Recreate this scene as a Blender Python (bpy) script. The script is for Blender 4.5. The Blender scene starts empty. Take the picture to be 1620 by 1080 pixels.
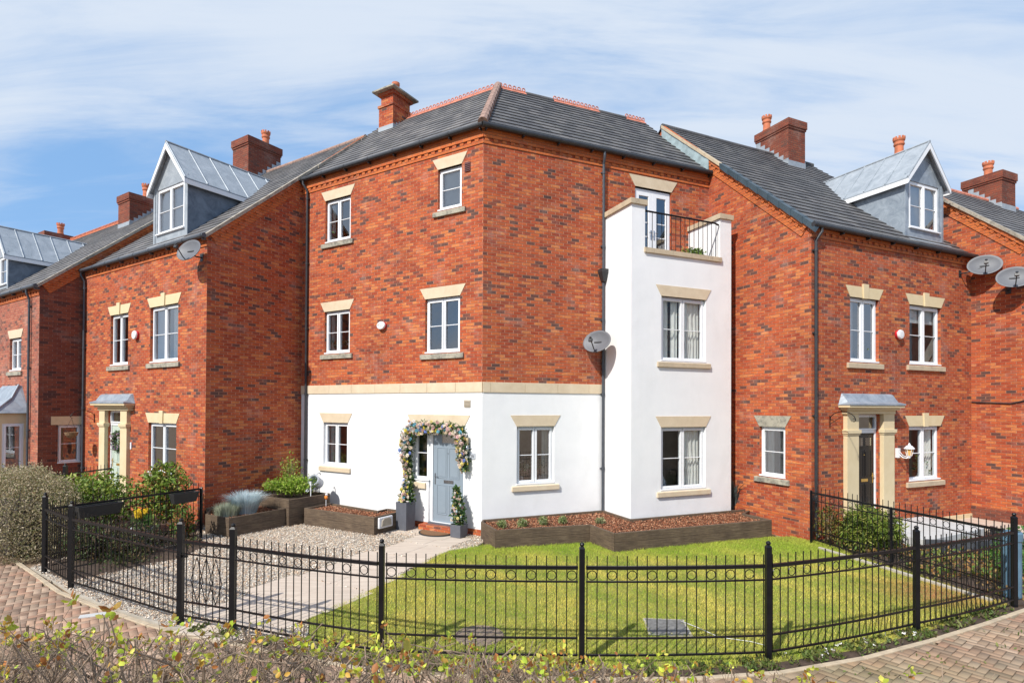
import bpy, math, random
import numpy as np
from mathutils import Matrix, Vector
random.seed(7); RNG = np.random.default_rng(11)
R = math.radians
scene = bpy.context.scene
COL = scene.collection

# ------------------------------------------------------------------ camera
cam_d = bpy.data.cameras.new('camera'); cam = bpy.data.objects.new('camera', cam_d); COL.objects.link(cam)
cam_d.sensor_width = 36; cam_d.lens = 19.656; cam_d.shift_y = 0.0575
cam_d.clip_start = 0.05; cam_d.clip_end = 3000
cam.location = (0, 0, 3.05)
cam.matrix_world = Matrix.Translation((0, 0, 3.05)) @ Matrix.Rotation(R(90.573), 4, 'X') @ Matrix.Rotation(R(0.2826), 4, 'Z')
scene.camera = cam
# ------------------------------------------------------------------ light
SUN_AZ, SUN_EL = -36.0, 43.0        # azimuth of the sun measured from "behind the camera", negative = left
to_sun = Vector((math.sin(R(SUN_AZ)) * math.cos(R(SUN_EL)), -math.cos(R(SUN_AZ)) * math.cos(R(SUN_EL)), math.sin(R(SUN_EL))))
sd = bpy.data.lights.new('sun', 'SUN'); sd.energy = 4.2; sd.angle = R(0.53); sd.color = (1.0, 0.955, 0.88)
sun = bpy.data.objects.new('sun', sd); COL.objects.link(sun)
sun.rotation_euler = to_sun.to_track_quat('Z', 'Y').to_euler(); sun.location = (-10, -15, 20)
world = bpy.data.worlds.new('World'); scene.world = world; world.use_nodes = True
nt = world.node_tree; nt.nodes.clear()
def N(nt, t, **kw):
    n = nt.nodes.new(t)
    for k, v in kw.items():
        if k in n.inputs.keys(): n.inputs[k].default_value = v
        else: setattr(n, k, v)
    return n
L = lambda a, b: None
out = N(nt, 'ShaderNodeOutputWorld'); bg = N(nt, 'ShaderNodeBackground'); bg.inputs[1].default_value = 0.15
sky = N(nt, 'ShaderNodeTexSky', sky_type='NISHITA', sun_disc=False, sun_elevation=R(SUN_EL))
sky.sun_rotation = math.atan2(to_sun.x, to_sun.y)
sky.air_density = 1.0; sky.dust_density = 0.6; sky.ozone_density = 1.6; sky.altitude = 60
tc = N(nt, 'ShaderNodeTexCoord'); sep = N(nt, 'ShaderNodeSeparateXYZ'); nt.links.new(tc.outputs['Generated'], sep.inputs[0])
def mth(nt, op, a, b=None, clamp=False):
    n = nt.nodes.new('ShaderNodeMath'); n.operation = op; n.use_clamp = clamp
    for i, v in enumerate([a, b]):
        if v is None: continue
        if isinstance(v, (int, float)): n.inputs[i].default_value = v
        else: nt.links.new(v, n.inputs[i])
    return n.outputs[0]
zc = mth(nt, 'ADD', mth(nt, 'MAXIMUM', sep.outputs[2], 0.0), 0.22)
cx = mth(nt, 'DIVIDE', sep.outputs[0], zc); cy = mth(nt, 'DIVIDE', sep.outputs[1], zc)
comb = N(nt, 'ShaderNodeCombineXYZ'); nt.links.new(cx, comb.inputs[0]); nt.links.new(cy, comb.inputs[1])
mp = N(nt, 'ShaderNodeMapping'); mp.inputs['Rotation'].default_value = (0, 0, R(28)); mp.inputs['Scale'].default_value = (0.50, 1.05, 1); mp.inputs['Location'].default_value = (7.3, 1.9, 0)
nt.links.new(comb.outputs[0], mp.inputs[0])
n1 = N(nt, 'ShaderNodeTexNoise'); n1.inputs['Scale'].default_value = 0.9; n1.inputs['Detail'].default_value = 9; n1.inputs['Roughness'].default_value = 0.52; n1.inputs['Distortion'].default_value = 0.35
n2 = N(nt, 'ShaderNodeTexNoise'); n2.inputs['Scale'].default_value = 2.6; n2.inputs['Detail'].default_value = 10; n2.inputs['Roughness'].default_value = 0.62; n2.inputs['Distortion'].default_value = 0.6
mp2 = N(nt, 'ShaderNodeMapping'); mp2.inputs['Rotation'].default_value = (0, 0, R(-35)); mp2.inputs['Scale'].default_value = (0.5, 2.6, 1); nt.links.new(comb.outputs[0], mp2.inputs[0])
nt.links.new(mp.outputs[0], n1.inputs[0]); nt.links.new(mp2.outputs[0], n2.inputs[0])
cl = mth(nt, 'ADD', mth(nt, 'MULTIPLY', n1.outputs[0], 0.66), mth(nt, 'MULTIPLY', n2.outputs[0], 0.34))
rmp = N(nt, 'ShaderNodeMapRange'); rmp.interpolation_type = 'SMOOTHSTEP'
rmp.inputs[1].default_value = 0.375; rmp.inputs[2].default_value = 0.60; rmp.inputs[3].default_value = 0.05; rmp.inputs[4].default_value = 0.97
nt.links.new(cl, rmp.inputs[0])
veil = N(nt, 'ShaderNodeMix', data_type='RGBA'); veil.inputs[0].default_value = 0.75; nt.links.new(sky.outputs[0], veil.inputs[6]); veil.inputs[7].default_value = (1.15, 2.45, 4.5, 1)
mx = N(nt, 'ShaderNodeMix', data_type='RGBA')
nt.links.new(rmp.outputs[0], mx.inputs[0]); nt.links.new(veil.outputs[2], mx.inputs[6]); mx.inputs[7].default_value = (3.75, 4.2, 4.85, 1)
nt.links.new(mx.outputs[2], bg.inputs[0]); nt.links.new(bg.outputs[0], out.inputs[0])
scene.view_settings.view_transform = 'Standard'; scene.view_settings.look = 'None'
scene.view_settings.exposure = 0.36; scene.view_settings.gamma = 1.0

# ================================================================== materials
MATS = {}
def srgb(h):
    if isinstance(h, str):
        c = [int(h[i:i+2], 16) / 255 for i in (0, 2, 4)]
        return tuple(x / 12.92 if x <= .04045 else ((x + .055) / 1.055) ** 2.4 for x in c) + (1,)
    return tuple(h) + (1,)
def newmat(name):
    m = bpy.data.materials.new(name); m.use_nodes = True; nt = m.node_tree
    b = nt.nodes['Principled BSDF']; MATS[name] = m
    return m, nt, b
def ramp(nt, stops, interp='LINEAR'):
    r = nt.nodes.new('ShaderNodeValToRGB'); r.color_ramp.interpolation = interp
    e = r.color_ramp.elements
    while len(e) < len(stops): e.new(0.5)
    for el, (p, c) in zip(e, stops): el.position = p; el.color = c if len(c) == 4 else tuple(c) + (1,)
    return r
def noise(nt, vec, scale, detail=4, rough=.55):
    n = nt.nodes.new('ShaderNodeTexNoise'); n.inputs['Scale'].default_value = scale; n.inputs['Detail'].default_value = detail; n.inputs['Roughness'].default_value = rough
    if vec is not None: nt.links.new(vec, n.inputs[0])
    return n
def bump(nt, b, h, strength=.3, dist=.01):
    bm = nt.nodes.new('ShaderNodeBump'); bm.inputs['Strength'].default_value = strength; bm.inputs['Distance'].default_value = dist
    nt.links.new(h, bm.inputs['Height']); nt.links.new(bm.outputs[0], b.inputs['Normal']); return bm
def plain(name, col, rough=.6, metal=0., var=.12, nscale=8, bmp=0., spec=.5, bscale=60):
    m, nt, b = newmat(name)
    b.inputs['Roughness'].default_value = rough; b.inputs['Metallic'].default_value = metal; b.inputs['Specular IOR Level'].default_value = spec
    tc = nt.nodes.new('ShaderNodeTexCoord'); n = noise(nt, tc.outputs['Object'], nscale, 5)
    c = srgb(col) if isinstance(col, str) else tuple(col) + (1,)
    r = ramp(nt, [(.3, [x * (1 - var) for x in c[:3]]), (.7, [min(1, x * (1 + var)) for x in c[:3]])])
    nt.links.new(n.outputs[0], r.inputs[0]); nt.links.new(r.outputs[0], b.inputs['Base Color'])
    if bmp: bump(nt, b, noise(nt, tc.outputs['Object'], bscale, 3).outputs[0], bmp, .006)
    return m
def attrmat(name, rough=.6, trans=0., sub=0, spec=.4):
    """colour comes from the per-face attribute 'Col' (each leaf, stone or block its own tint)"""
    m, nt, b = newmat(name); a = nt.nodes.new('ShaderNodeAttribute'); a.attribute_name = 'Col'
    nt.links.new(a.outputs[0], b.inputs['Base Color']); b.inputs['Roughness'].default_value = rough; b.inputs['Specular IOR Level'].default_value = spec
    if trans:
        t = nt.nodes.new('ShaderNodeBsdfTranslucent'); nt.links.new(a.outputs[0], t.inputs[0])
        mxs = nt.nodes.new('ShaderNodeMixShader'); mxs.inputs[0].default_value = trans
        o = nt.nodes['Material Output']; nt.links.new(b.outputs[0], mxs.inputs[1]); nt.links.new(t.outputs[0], mxs.inputs[2]); nt.links.new(mxs.outputs[0], o.inputs[0])
    return m
def brickmat(name, stops, mortar, darkth=.0, wash=.0):
    m, nt, b = newmat(name)
    uv = nt.nodes.new('ShaderNodeUVMap').outputs[0]
    br = nt.nodes.new('ShaderNodeTexBrick'); br.offset = .5; br.squash = 1
    br.inputs['Color1'].default_value = (0, 0, 0, 1); br.inputs['Color2'].default_value = (1, 1, 1, 1); br.inputs['Mortar'].default_value = (0, 0, 0, 1)
    br.inputs['Scale'].default_value = 1; br.inputs['Mortar Size'].default_value = .0062; br.inputs['Mortar Smooth'].default_value = .3; br.inputs['Bias'].default_value = 0
    br.inputs['Brick Width'].default_value = .225; br.inputs['Row Height'].default_value = .075
    nt.links.new(uv, br.inputs[0])
    big = noise(nt, uv, .8, 6, .65)
    mp = nt.nodes.new('ShaderNodeMapping'); mp.inputs['Scale'].default_value = (.8, 2.4, 1); nt.links.new(uv, mp.inputs[0])
    cl = noise(nt, mp.outputs[0], 1.6, 3, .6)
    v = mth(nt, 'ADD', mth(nt, 'MULTIPLY', br.outputs[0], .86), mth(nt, 'MULTIPLY', mth(nt, 'SUBTRACT', cl.outputs[0], .45), .55), True)
    r = ramp(nt, stops, 'LINEAR'); nt.links.new(v, r.inputs[0])
    fine = noise(nt, uv, 26, 5, .7)
    mul = nt.nodes.new('ShaderNodeMix'); mul.data_type = 'RGBA'; mul.blend_type = 'MULTIPLY'; mul.inputs[0].default_value = .55
    rf = ramp(nt, [(.25, (.5, .5, .5)), (.72, (1.4, 1.4, 1.38))]); nt.links.new(fine.outputs[0], rf.inputs[0])
    nt.links.new(r.outputs[0], mul.inputs[6]); nt.links.new(rf.outputs[0], mul.inputs[7])
    mul2 = nt.nodes.new('ShaderNodeMix'); mul2.data_type = 'RGBA'; mul2.blend_type = 'MULTIPLY'; mul2.inputs[0].default_value = .85
    rb = ramp(nt, [(.30, (.66, .68, .74)), (.48, (1.0, 1.0, 1.0)), (.70, (1.22, 1.25, 1.12))]); nt.links.new(big.outputs[0], rb.inputs[0])
    nt.links.new(mul.outputs[2], mul2.inputs[6]); nt.links.new(rb.outputs[0], mul2.inputs[7])
    fin = nt.nodes.new('ShaderNodeMix'); fin.data_type = 'RGBA'
    sx = nt.nodes.new('ShaderNodeSeparateXYZ'); nt.links.new(uv, sx.inputs[0]); fr = mth(nt, 'FRACT', mth(nt, 'DIVIDE', sx.outputs[1], .075))
    bed_shade = mth(nt, 'LESS_THAN', mth(nt, 'ABSOLUTE', mth(nt, 'SUBTRACT', mth(nt, 'FRACT', mth(nt, 'ADD', fr, .5)), .5)), .10)  # bed joints: shadow below each brick edge, painted into the mortar
    mc = nt.nodes.new('ShaderNodeMix'); mc.data_type = 'RGBA'; nt.links.new(bed_shade, mc.inputs[0]); mc.inputs[6].default_value = tuple(mortar) + (1,); mc.inputs[7].default_value = tuple(x * .50 for x in mortar) + (1,)
    nt.links.new(br.outputs[1], fin.inputs[0]); nt.links.new(mul2.outputs[2], fin.inputs[6]); nt.links.new(mc.outputs[2], fin.inputs[7])
    last = fin.outputs[2]
    # lime bloom: pale mineral stains with a shape of their own
    st = noise(nt, uv, 1.1, 7, .72); sr = ramp(nt, [(.54, (0, 0, 0)), (.74, (1, 1, 1))]); nt.links.new(st.outputs[0], sr.inputs[0])
    w = nt.nodes.new('ShaderNodeMix'); w.data_type = 'RGBA'; nt.links.new(mth(nt, 'MULTIPLY', sr.outputs[0], .30 + wash), w.inputs[0]); nt.links.new(last, w.inputs[6]); w.inputs[7].default_value = (.55, .42, .36, 1)
    nt.links.new(w.outputs[2], b.inputs['Base Color'])
    b.inputs['Roughness'].default_value = .86; b.inputs['Specular IOR Level'].default_value = .25
    h = mth(nt, 'ADD', mth(nt, 'MULTIPLY', br.outputs[1], -1.0), mth(nt, 'MULTIPLY', fine.outputs[0], .5))
    bump(nt, b, h, .8, .008)
    return m
STOPS = [(.0, (.44, .088, .034)), (.10, (.33, .060, .026)), (.20, (.49, .112, .038)), (.30, (.29, .050, .026)), (.42, (.47, .125, .042)), (.52, (.54, .19, .068)), (.545, (.40, .080, .034)), (.68, (.45, .112, .045)), (.77, (.31, .070, .038)), (.83, (.15, .060, .046)), (.90, (.10, .055, .048)), (1., (.15, .066, .053))]
brickmat('brick', STOPS, (.54, .27, .175))
brickmat('brick_orange', [(0, (.54, .15, .045)), (.5, (.48, .125, .038)), (1, (.42, .095, .034))], (.42, .18, .10))
brickmat('brick_brown_shaded', [(0, (.24, .075, .042)), (.3, (.17, .05, .034)), (.6, (.26, .085, .05)), (.8, (.10, .045, .038)), (1, (.07, .04, .038))], (.24, .14, .11))  # brown brick with the side wall's shade mixed into its colours
brickmat('brick_pinkish', [(0, (.42, .14, .09)), (.3, (.32, .09, .06)), (.6, (.44, .16, .10)), (.8, (.20, .08, .06)), (1, (.12, .06, .055))], (.46, .30, .23))
brickmat('brick_chimney', [(0, (.26, .07, .04)), (.4, (.17, .048, .032)), (.7, (.24, .075, .045)), (1, (.09, .05, .042))], (.20, .13, .10))
def rendermat():
    m, nt, b = newmat('white_render'); uv = nt.nodes.new('ShaderNodeTexCoord').outputs['Object']
    n = noise(nt, uv, 1.3, 6, .6); r = ramp(nt, [(.3, (.76, .765, .775)), (.7, (.83, .83, .835))]); nt.links.new(n.outputs[0], r.inputs[0])
    mp = nt.nodes.new('ShaderNodeMapping'); mp.inputs['Scale'].default_value = (1.6, 1.6, .5); nt.links.new(uv, mp.inputs[0]); st = noise(nt, mp.outputs[0], 1.4, 6, .7); sr = ramp(nt, [(.50, (0, 0, 0)), (.78, (1, 1, 1))]); nt.links.new(st.outputs[0], sr.inputs[0])
    sp = nt.nodes.new('ShaderNodeSeparateXYZ'); nt.links.new(uv, sp.inputs[0]); bs = nt.nodes.new('ShaderNodeMapRange'); bs.inputs[1].default_value = .75; bs.inputs[2].default_value = .12; bs.inputs[3].default_value = 0; bs.inputs[4].default_value = 1; nt.links.new(mth(nt, 'ADD', sp.outputs[2], mth(nt, 'MULTIPLY', n.outputs[0], .5)), bs.inputs[0])
    amt = mth(nt, 'MULTIPLY', mth(nt, 'ADD', sr.outputs[0], mth(nt, 'MULTIPLY', bs.outputs[0], 1.6)), .15, True); dm = nt.nodes.new('ShaderNodeMix'); dm.data_type = 'RGBA'; nt.links.new(amt, dm.inputs[0]); nt.links.new(r.outputs[0], dm.inputs[6]); dm.inputs[7].default_value = (.50, .49, .45, 1)
    nt.links.new(dm.outputs[2], b.inputs['Base Color']); b.inputs['Roughness'].default_value = .85
    s = noise(nt, uv, 120, 4, .7); g = noise(nt, uv, 3, 4)
    bump(nt, b, mth(nt, 'ADD', s.outputs[0], mth(nt, 'MULTIPLY', g.outputs[0], 1.4)), .35, .012)
rendermat()
def stonemat(name, c1, c2, dirt, dth=.55):
    m, nt, b = newmat(name); uv = nt.nodes.new('ShaderNodeTexCoord').outputs['Object']
    n = noise(nt, uv, 3.5, 6, .65); r = ramp(nt, [(.3, c1), (.7, c2)]); nt.links.new(n.outputs[0], r.inputs[0])
    d = noise(nt, uv, 6, 8, .75); dr = ramp(nt, [(dth, (0, 0, 0)), (dth + .18, (1, 1, 1))]); nt.links.new(d.outputs[0], dr.inputs[0])
    mix = nt.nodes.new('ShaderNodeMix'); mix.data_type = 'RGBA'; nt.links.new(mth(nt, 'MULTIPLY', dr.outputs[0], .75), mix.inputs[0]); nt.links.new(r.outputs[0], mix.inputs[6]); mix.inputs[7].default_value = tuple(dirt) + (1,)
    nt.links.new(mix.outputs[2], b.inputs['Base Color']); b.inputs['Roughness'].default_value = .85
    bump(nt, b, noise(nt, uv, 90, 4).outputs[0], .25, .005)
stonemat('stone', (.56, .45, .31), (.66, .55, .40), (.38, .31, .22), .62)
stonemat('stone_weathered', (.30, .28, .23), (.44, .40, .31), (.07, .07, .065), .46)
stonemat('stone_coping', (.42, .34, .24), (.56, .45, .31), (.14, .12, .10), .56)
stonemat('stone_cream', (.62, .50, .30), (.68, .56, .36), (.40, .33, .22), .66)
stonemat('mortar_verge', (.30, .26, .21), (.42, .37, .30), (.08, .08, .07), .48)
def roofmat(name='roof_tile', k=1.):
    m, nt, b = newmat(name); uv = nt.nodes.new('ShaderNodeUVMap').outputs[0]
    br = nt.nodes.new('ShaderNodeTexBrick'); br.offset = .5
    br.inputs['Color1'].default_value = (0, 0, 0, 1); br.inputs['Color2'].default_value = (1, 1, 1, 1)
    br.inputs['Scale'].default_value = 1; br.inputs['Mortar Size'].default_value = .004; br.inputs['Mortar Smooth'].default_value = .1
    br.inputs['Brick Width'].default_value = .30; br.inputs['Row Height'].default_value = .29
    nt.links.new(uv, br.inputs[0])
    r = ramp(nt, [(0, (.062 * k, .060 * k, .064 * k)), (.5, (.095 * k, .092 * k, .095 * k)), (1, (.14 * k, .132 * k, .130 * k))]); nt.links.new(br.outputs[0], r.inputs[0])
    l = noise(nt, uv, 5, 8, .8); lr = ramp(nt, [(.52, (0, 0, 0)), (.68, (1, 1, 1))]); nt.links.new(l.outputs[0], lr.inputs[0])
    big = noise(nt, uv, .5, 4, .6); bgr = ramp(nt, [(.36, (0, 0, 0)), (.60, (1, 1, 1))]); nt.links.new(big.outputs[0], bgr.inputs[0])
    mix = nt.nodes.new('ShaderNodeMix'); mix.data_type = 'RGBA'; nt.links.new(mth(nt, 'MULTIPLY', mth(nt, 'MULTIPLY', lr.outputs[0], bgr.outputs[0]), .6), mix.inputs[0]); nt.links.new(r.outputs[0], mix.inputs[6]); mix.inputs[7].default_value = (.20, .20, .13, 1)
    m2 = nt.nodes.new('ShaderNodeMix'); m2.data_type = 'RGBA'; nt.links.new(br.outputs[1], m2.inputs[0]); nt.links.new(mix.outputs[2], m2.inputs[6]); m2.inputs[7].default_value = (.02, .02, .02, 1)
    nt.links.new(m2.outputs[2], b.inputs['Base Color']); b.inputs['Roughness'].default_value = .62
    bump(nt, b, mth(nt, 'SUBTRACT', noise(nt, uv, 60, 4).outputs[0], br.outputs[1]), .4, .008)
roofmat(); roofmat('roof_tile_old', 1.45)
def leadmat(name, c1, c2):
    m, nt, b = newmat(name); uv = nt.nodes.new('ShaderNodeTexCoord').outputs['Object']
    n = noise(nt, uv, 3.2, 8, .72); n.inputs['Distortion'].default_value = .8
    r = ramp(nt, [(.32, c1), (.52, [(a + b_) / 2 for a, b_ in zip(c1, c2)]), (.70, c2)]); nt.links.new(n.outputs[0], r.inputs[0])
    nt.links.new(r.outputs[0], b.inputs['Base Color']); b.inputs['Roughness'].default_value = .55; b.inputs['Metallic'].default_value = .25
    bump(nt, b, n.outputs[0], .4, .02)
leadmat('lead', (.20, .24, .29), (.40, .45, .50)); leadmat('lead_light', (.27, .305, .34), (.44, .475, .51)); leadmat('lead_dark', (.09, .115, .15), (.20, .24, .29))
plain('upvc', (.80, .81, .83), .35, var=.02)
plain('black_metal', (.006, .0065, .008), .38, var=.3, bmp=.1, spec=.28)
plain('pipe', (.028, .029, .033), .45, var=.2)
plain('pipe_grey', (.055, .062, .075), .45, var=.2)
plain('rubber', (.02, .02, .02), .7)
plain('terracotta', (.52, .16, .075), .75, var=.25, nscale=6, bmp=.3)
plain('terracotta_pink', (.55, .20, .13), .75, var=.3, nscale=9, bmp=.3)
plain('hip_tile', (.30, .19, .15), .85, var=.35, nscale=10, bmp=.4)
plain('door_blue', (.235, .285, .335), .4, var=.03)
plain('door_black', (.012, .012, .013), .2, var=.1)
plain('door_green', (.50, .58, .50), .4, var=.03)
plain('brass', (.65, .42, .12), .35, metal=.7)
plain('steel', (.45, .45, .47), .25, metal=.9)
plain('dish', (.125, .13, .145), .55, var=.08)
plain('plastic_white', (.75, .75, .76), .4, var=.03)
plain('plastic_red', (.50, .012, .02), .4)
plain('dark_print', (.06, .06, .08), .6)
plain('planter_grey', (.10, .105, .125), .6, var=.1, bmp=.1)
plain('vent', (.42, .36, .28), .7)
plain('vent_brown', (.10, .03, .03), .6)
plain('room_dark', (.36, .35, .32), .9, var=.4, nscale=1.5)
plain('curtain', (.86, .84, .78), .9, var=.08)
plain('blind', (.55, .56, .56), .8, var=.05)
plain('coir', (.20, .10, .045), .95, var=.3, nscale=60, bmp=.8)
plain('soil', (.065, .042, .028), .95, var=.5, nscale=12, bmp=.6)
plain('concrete', (.42, .38, .32), .9, var=.15, nscale=5, bmp=.3)
plain('kerb_stone', (.46, .37, .26), .9, var=.2, nscale=6, bmp=.3)
plain('concrete_pale', (.50, .50, .49), .85, var=.1, nscale=3, bmp=.2)
plain('slate_dark', (.05, .055, .065), .6, var=.3)
plain('drain_grey', (.15, .148, .14), .7, var=.35, nscale=18, bmp=.3)
plain('drain_rust', (.20, .15, .11), .8, var=.4, nscale=30, bmp=.5)
plain('ornament_grey', (.42, .45, .50), .6, var=.25, nscale=14, bmp=.4)
plain('ornament_white', (.7, .7, .72), .5)
plain('orange_paint', (.70, .22, .03), .5)
plain('blue_drum', (.10, .19, .27), .5, var=.3, nscale=4)
plain('wicker', (.22, .13, .07), .9, var=.4, nscale=40, bmp=.5)
plain('bark_twig', (.27, .195, .135), .85, var=.45, nscale=30, bmp=.4)
plain('bark_dark', (.06, .048, .04), .9, var=.4, nscale=10)
plain('cushion', (.45, .46, .48), .9)
plain('lamp_glass_amber', (.75, .45, .16), .25)
plain('lead_flash_green', (.30, .38, .40), .6, var=.25, nscale=5)
def woodmat():
    m, nt, b = newmat('sleeper_wood'); uv = nt.nodes.new('ShaderNodeUVMap').outputs[0]
    mp = nt.nodes.new('ShaderNodeMapping'); mp.inputs['Scale'].default_value = (1.2, 14, 1); nt.links.new(uv, mp.inputs[0])
    n = noise(nt, mp.outputs[0], 3, 8, .7); blot = noise(nt, uv, 2.2, 5, .65)
    r = ramp(nt, [(.28, (.055, .038, .025)), (.5, (.115, .082, .055)), (.75, (.20, .155, .11))]); nt.links.new(n.outputs[0], r.inputs[0])
    rb = ramp(nt, [(.3, (.55, .5, .5)), (.7, (1.3, 1.25, 1.15))]); nt.links.new(blot.outputs[0], rb.inputs[0])
    mul = nt.nodes.new('ShaderNodeMix'); mul.data_type = 'RGBA'; mul.blend_type = 'MULTIPLY'; mul.inputs[0].default_value = .9
    nt.links.new(r.outputs[0], mul.inputs[6]); nt.links.new(rb.outputs[0], mul.inputs[7]); nt.links.new(mul.outputs[2], b.inputs['Base Color'])
    b.inputs['Roughness'].default_value = .85; bump(nt, b, n.outputs[0], .5, .01)
woodmat()
def slabmat():
    m, nt, b = newmat('path_slab'); tcn = nt.nodes.new('ShaderNodeTexCoord'); uv = tcn.outputs['Object']
    mp = nt.nodes.new('ShaderNodeMapping'); mp.inputs['Scale'].default_value = (1.0, 9, 1); nt.links.new(uv, mp.inputs[0])
    n = noise(nt, mp.outputs[0], 1.3, 6, .6); r = ramp(nt, [(.3, (.45, .37, .30)), (.7, (.60, .51, .42))]); nt.links.new(n.outputs[0], r.inputs[0])
    nt.links.new(r.outputs[0], b.inputs['Base Color']); b.inputs['Roughness'].default_value = .8
    bump(nt, b, noise(nt, uv, 50, 4).outputs[0], .2, .004)
slabmat()
def lawnmat():
    m, nt, b = newmat('lawn_base'); uv = nt.nodes.new('ShaderNodeTexCoord').outputs['Object']
    n = noise(nt, uv, 1.2, 8, .7); r = ramp(nt, [(.3, (.12, .15, .025)), (.5, (.24, .24, .05)), (.72, (.38, .30, .09))]); nt.links.new(n.outputs[0], r.inputs[0])
    nt.links.new(r.outputs[0], b.inputs['Base Color']); b.inputs['Roughness'].default_value = .95
    bump(nt, b, noise(nt, uv, 70, 5).outputs[0], .8, .02)
lawnmat()
def groundmat():
    m, nt, b = newmat('paving_sand'); uv = nt.nodes.new('ShaderNodeTexCoord').outputs['Object']
    n = noise(nt, uv, 1.5, 7, .7); r = ramp(nt, [(.3, (.20, .125, .075)), (.55, (.26, .18, .115)), (.7, (.14, .135, .06))]); nt.links.new(n.outputs[0], r.inputs[0])
    nt.links.new(r.outputs[0], b.inputs['Base Color']); b.inputs['Roughness'].default_value = .95
groundmat()
def glassmat(name='window_glass', refl=.13):
    m, nt, b = newmat(name); nt.nodes.remove(b); o = nt.nodes['Material Output']
    g = nt.nodes.new('ShaderNodeBsdfGlossy'); g.inputs['Roughness'].default_value = .01; g.inputs[0].default_value = (.95, .97, 1, 1)
    t = nt.nodes.new('ShaderNodeBsdfTransparent'); t.inputs[0].default_value = (.90, .93, .94, 1)
    f = nt.nodes.new('ShaderNodeFresnel'); f.inputs[0].default_value = 1.6
    tcn = nt.nodes.new('ShaderNodeTexCoord'); nn = noise(nt, tcn.outputs['Object'], 1.5, 2)
    bm = nt.nodes.new('ShaderNodeBump'); bm.inputs['Strength'].default_value = .05; bm.inputs['Distance'].default_value = .02; nt.links.new(nn.outputs[0], bm.inputs['Height'])
    nt.links.new(bm.outputs[0], g.inputs['Normal'])
    ms = nt.nodes.new('ShaderNodeMixShader'); nt.links.new(mth(nt, 'ADD', mth(nt, 'MULTIPLY', f.outputs[0], .4 + refl*9), refl, True), ms.inputs[0]); nt.links.new(t.outputs[0], ms.inputs[1]); nt.links.new(g.outputs[0], ms.inputs[2]); nt.links.new(ms.outputs[0], o.inputs[0])
glassmat(); glassmat('window_glass_clear', .012)
attrmat('leaves', .55, .35); attrmat('stones', .8); attrmat('blocks', .85, spec=.2); attrmat('petals', .7, .2); attrmat('grass_blades', .7, .3, spec=.2)

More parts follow.
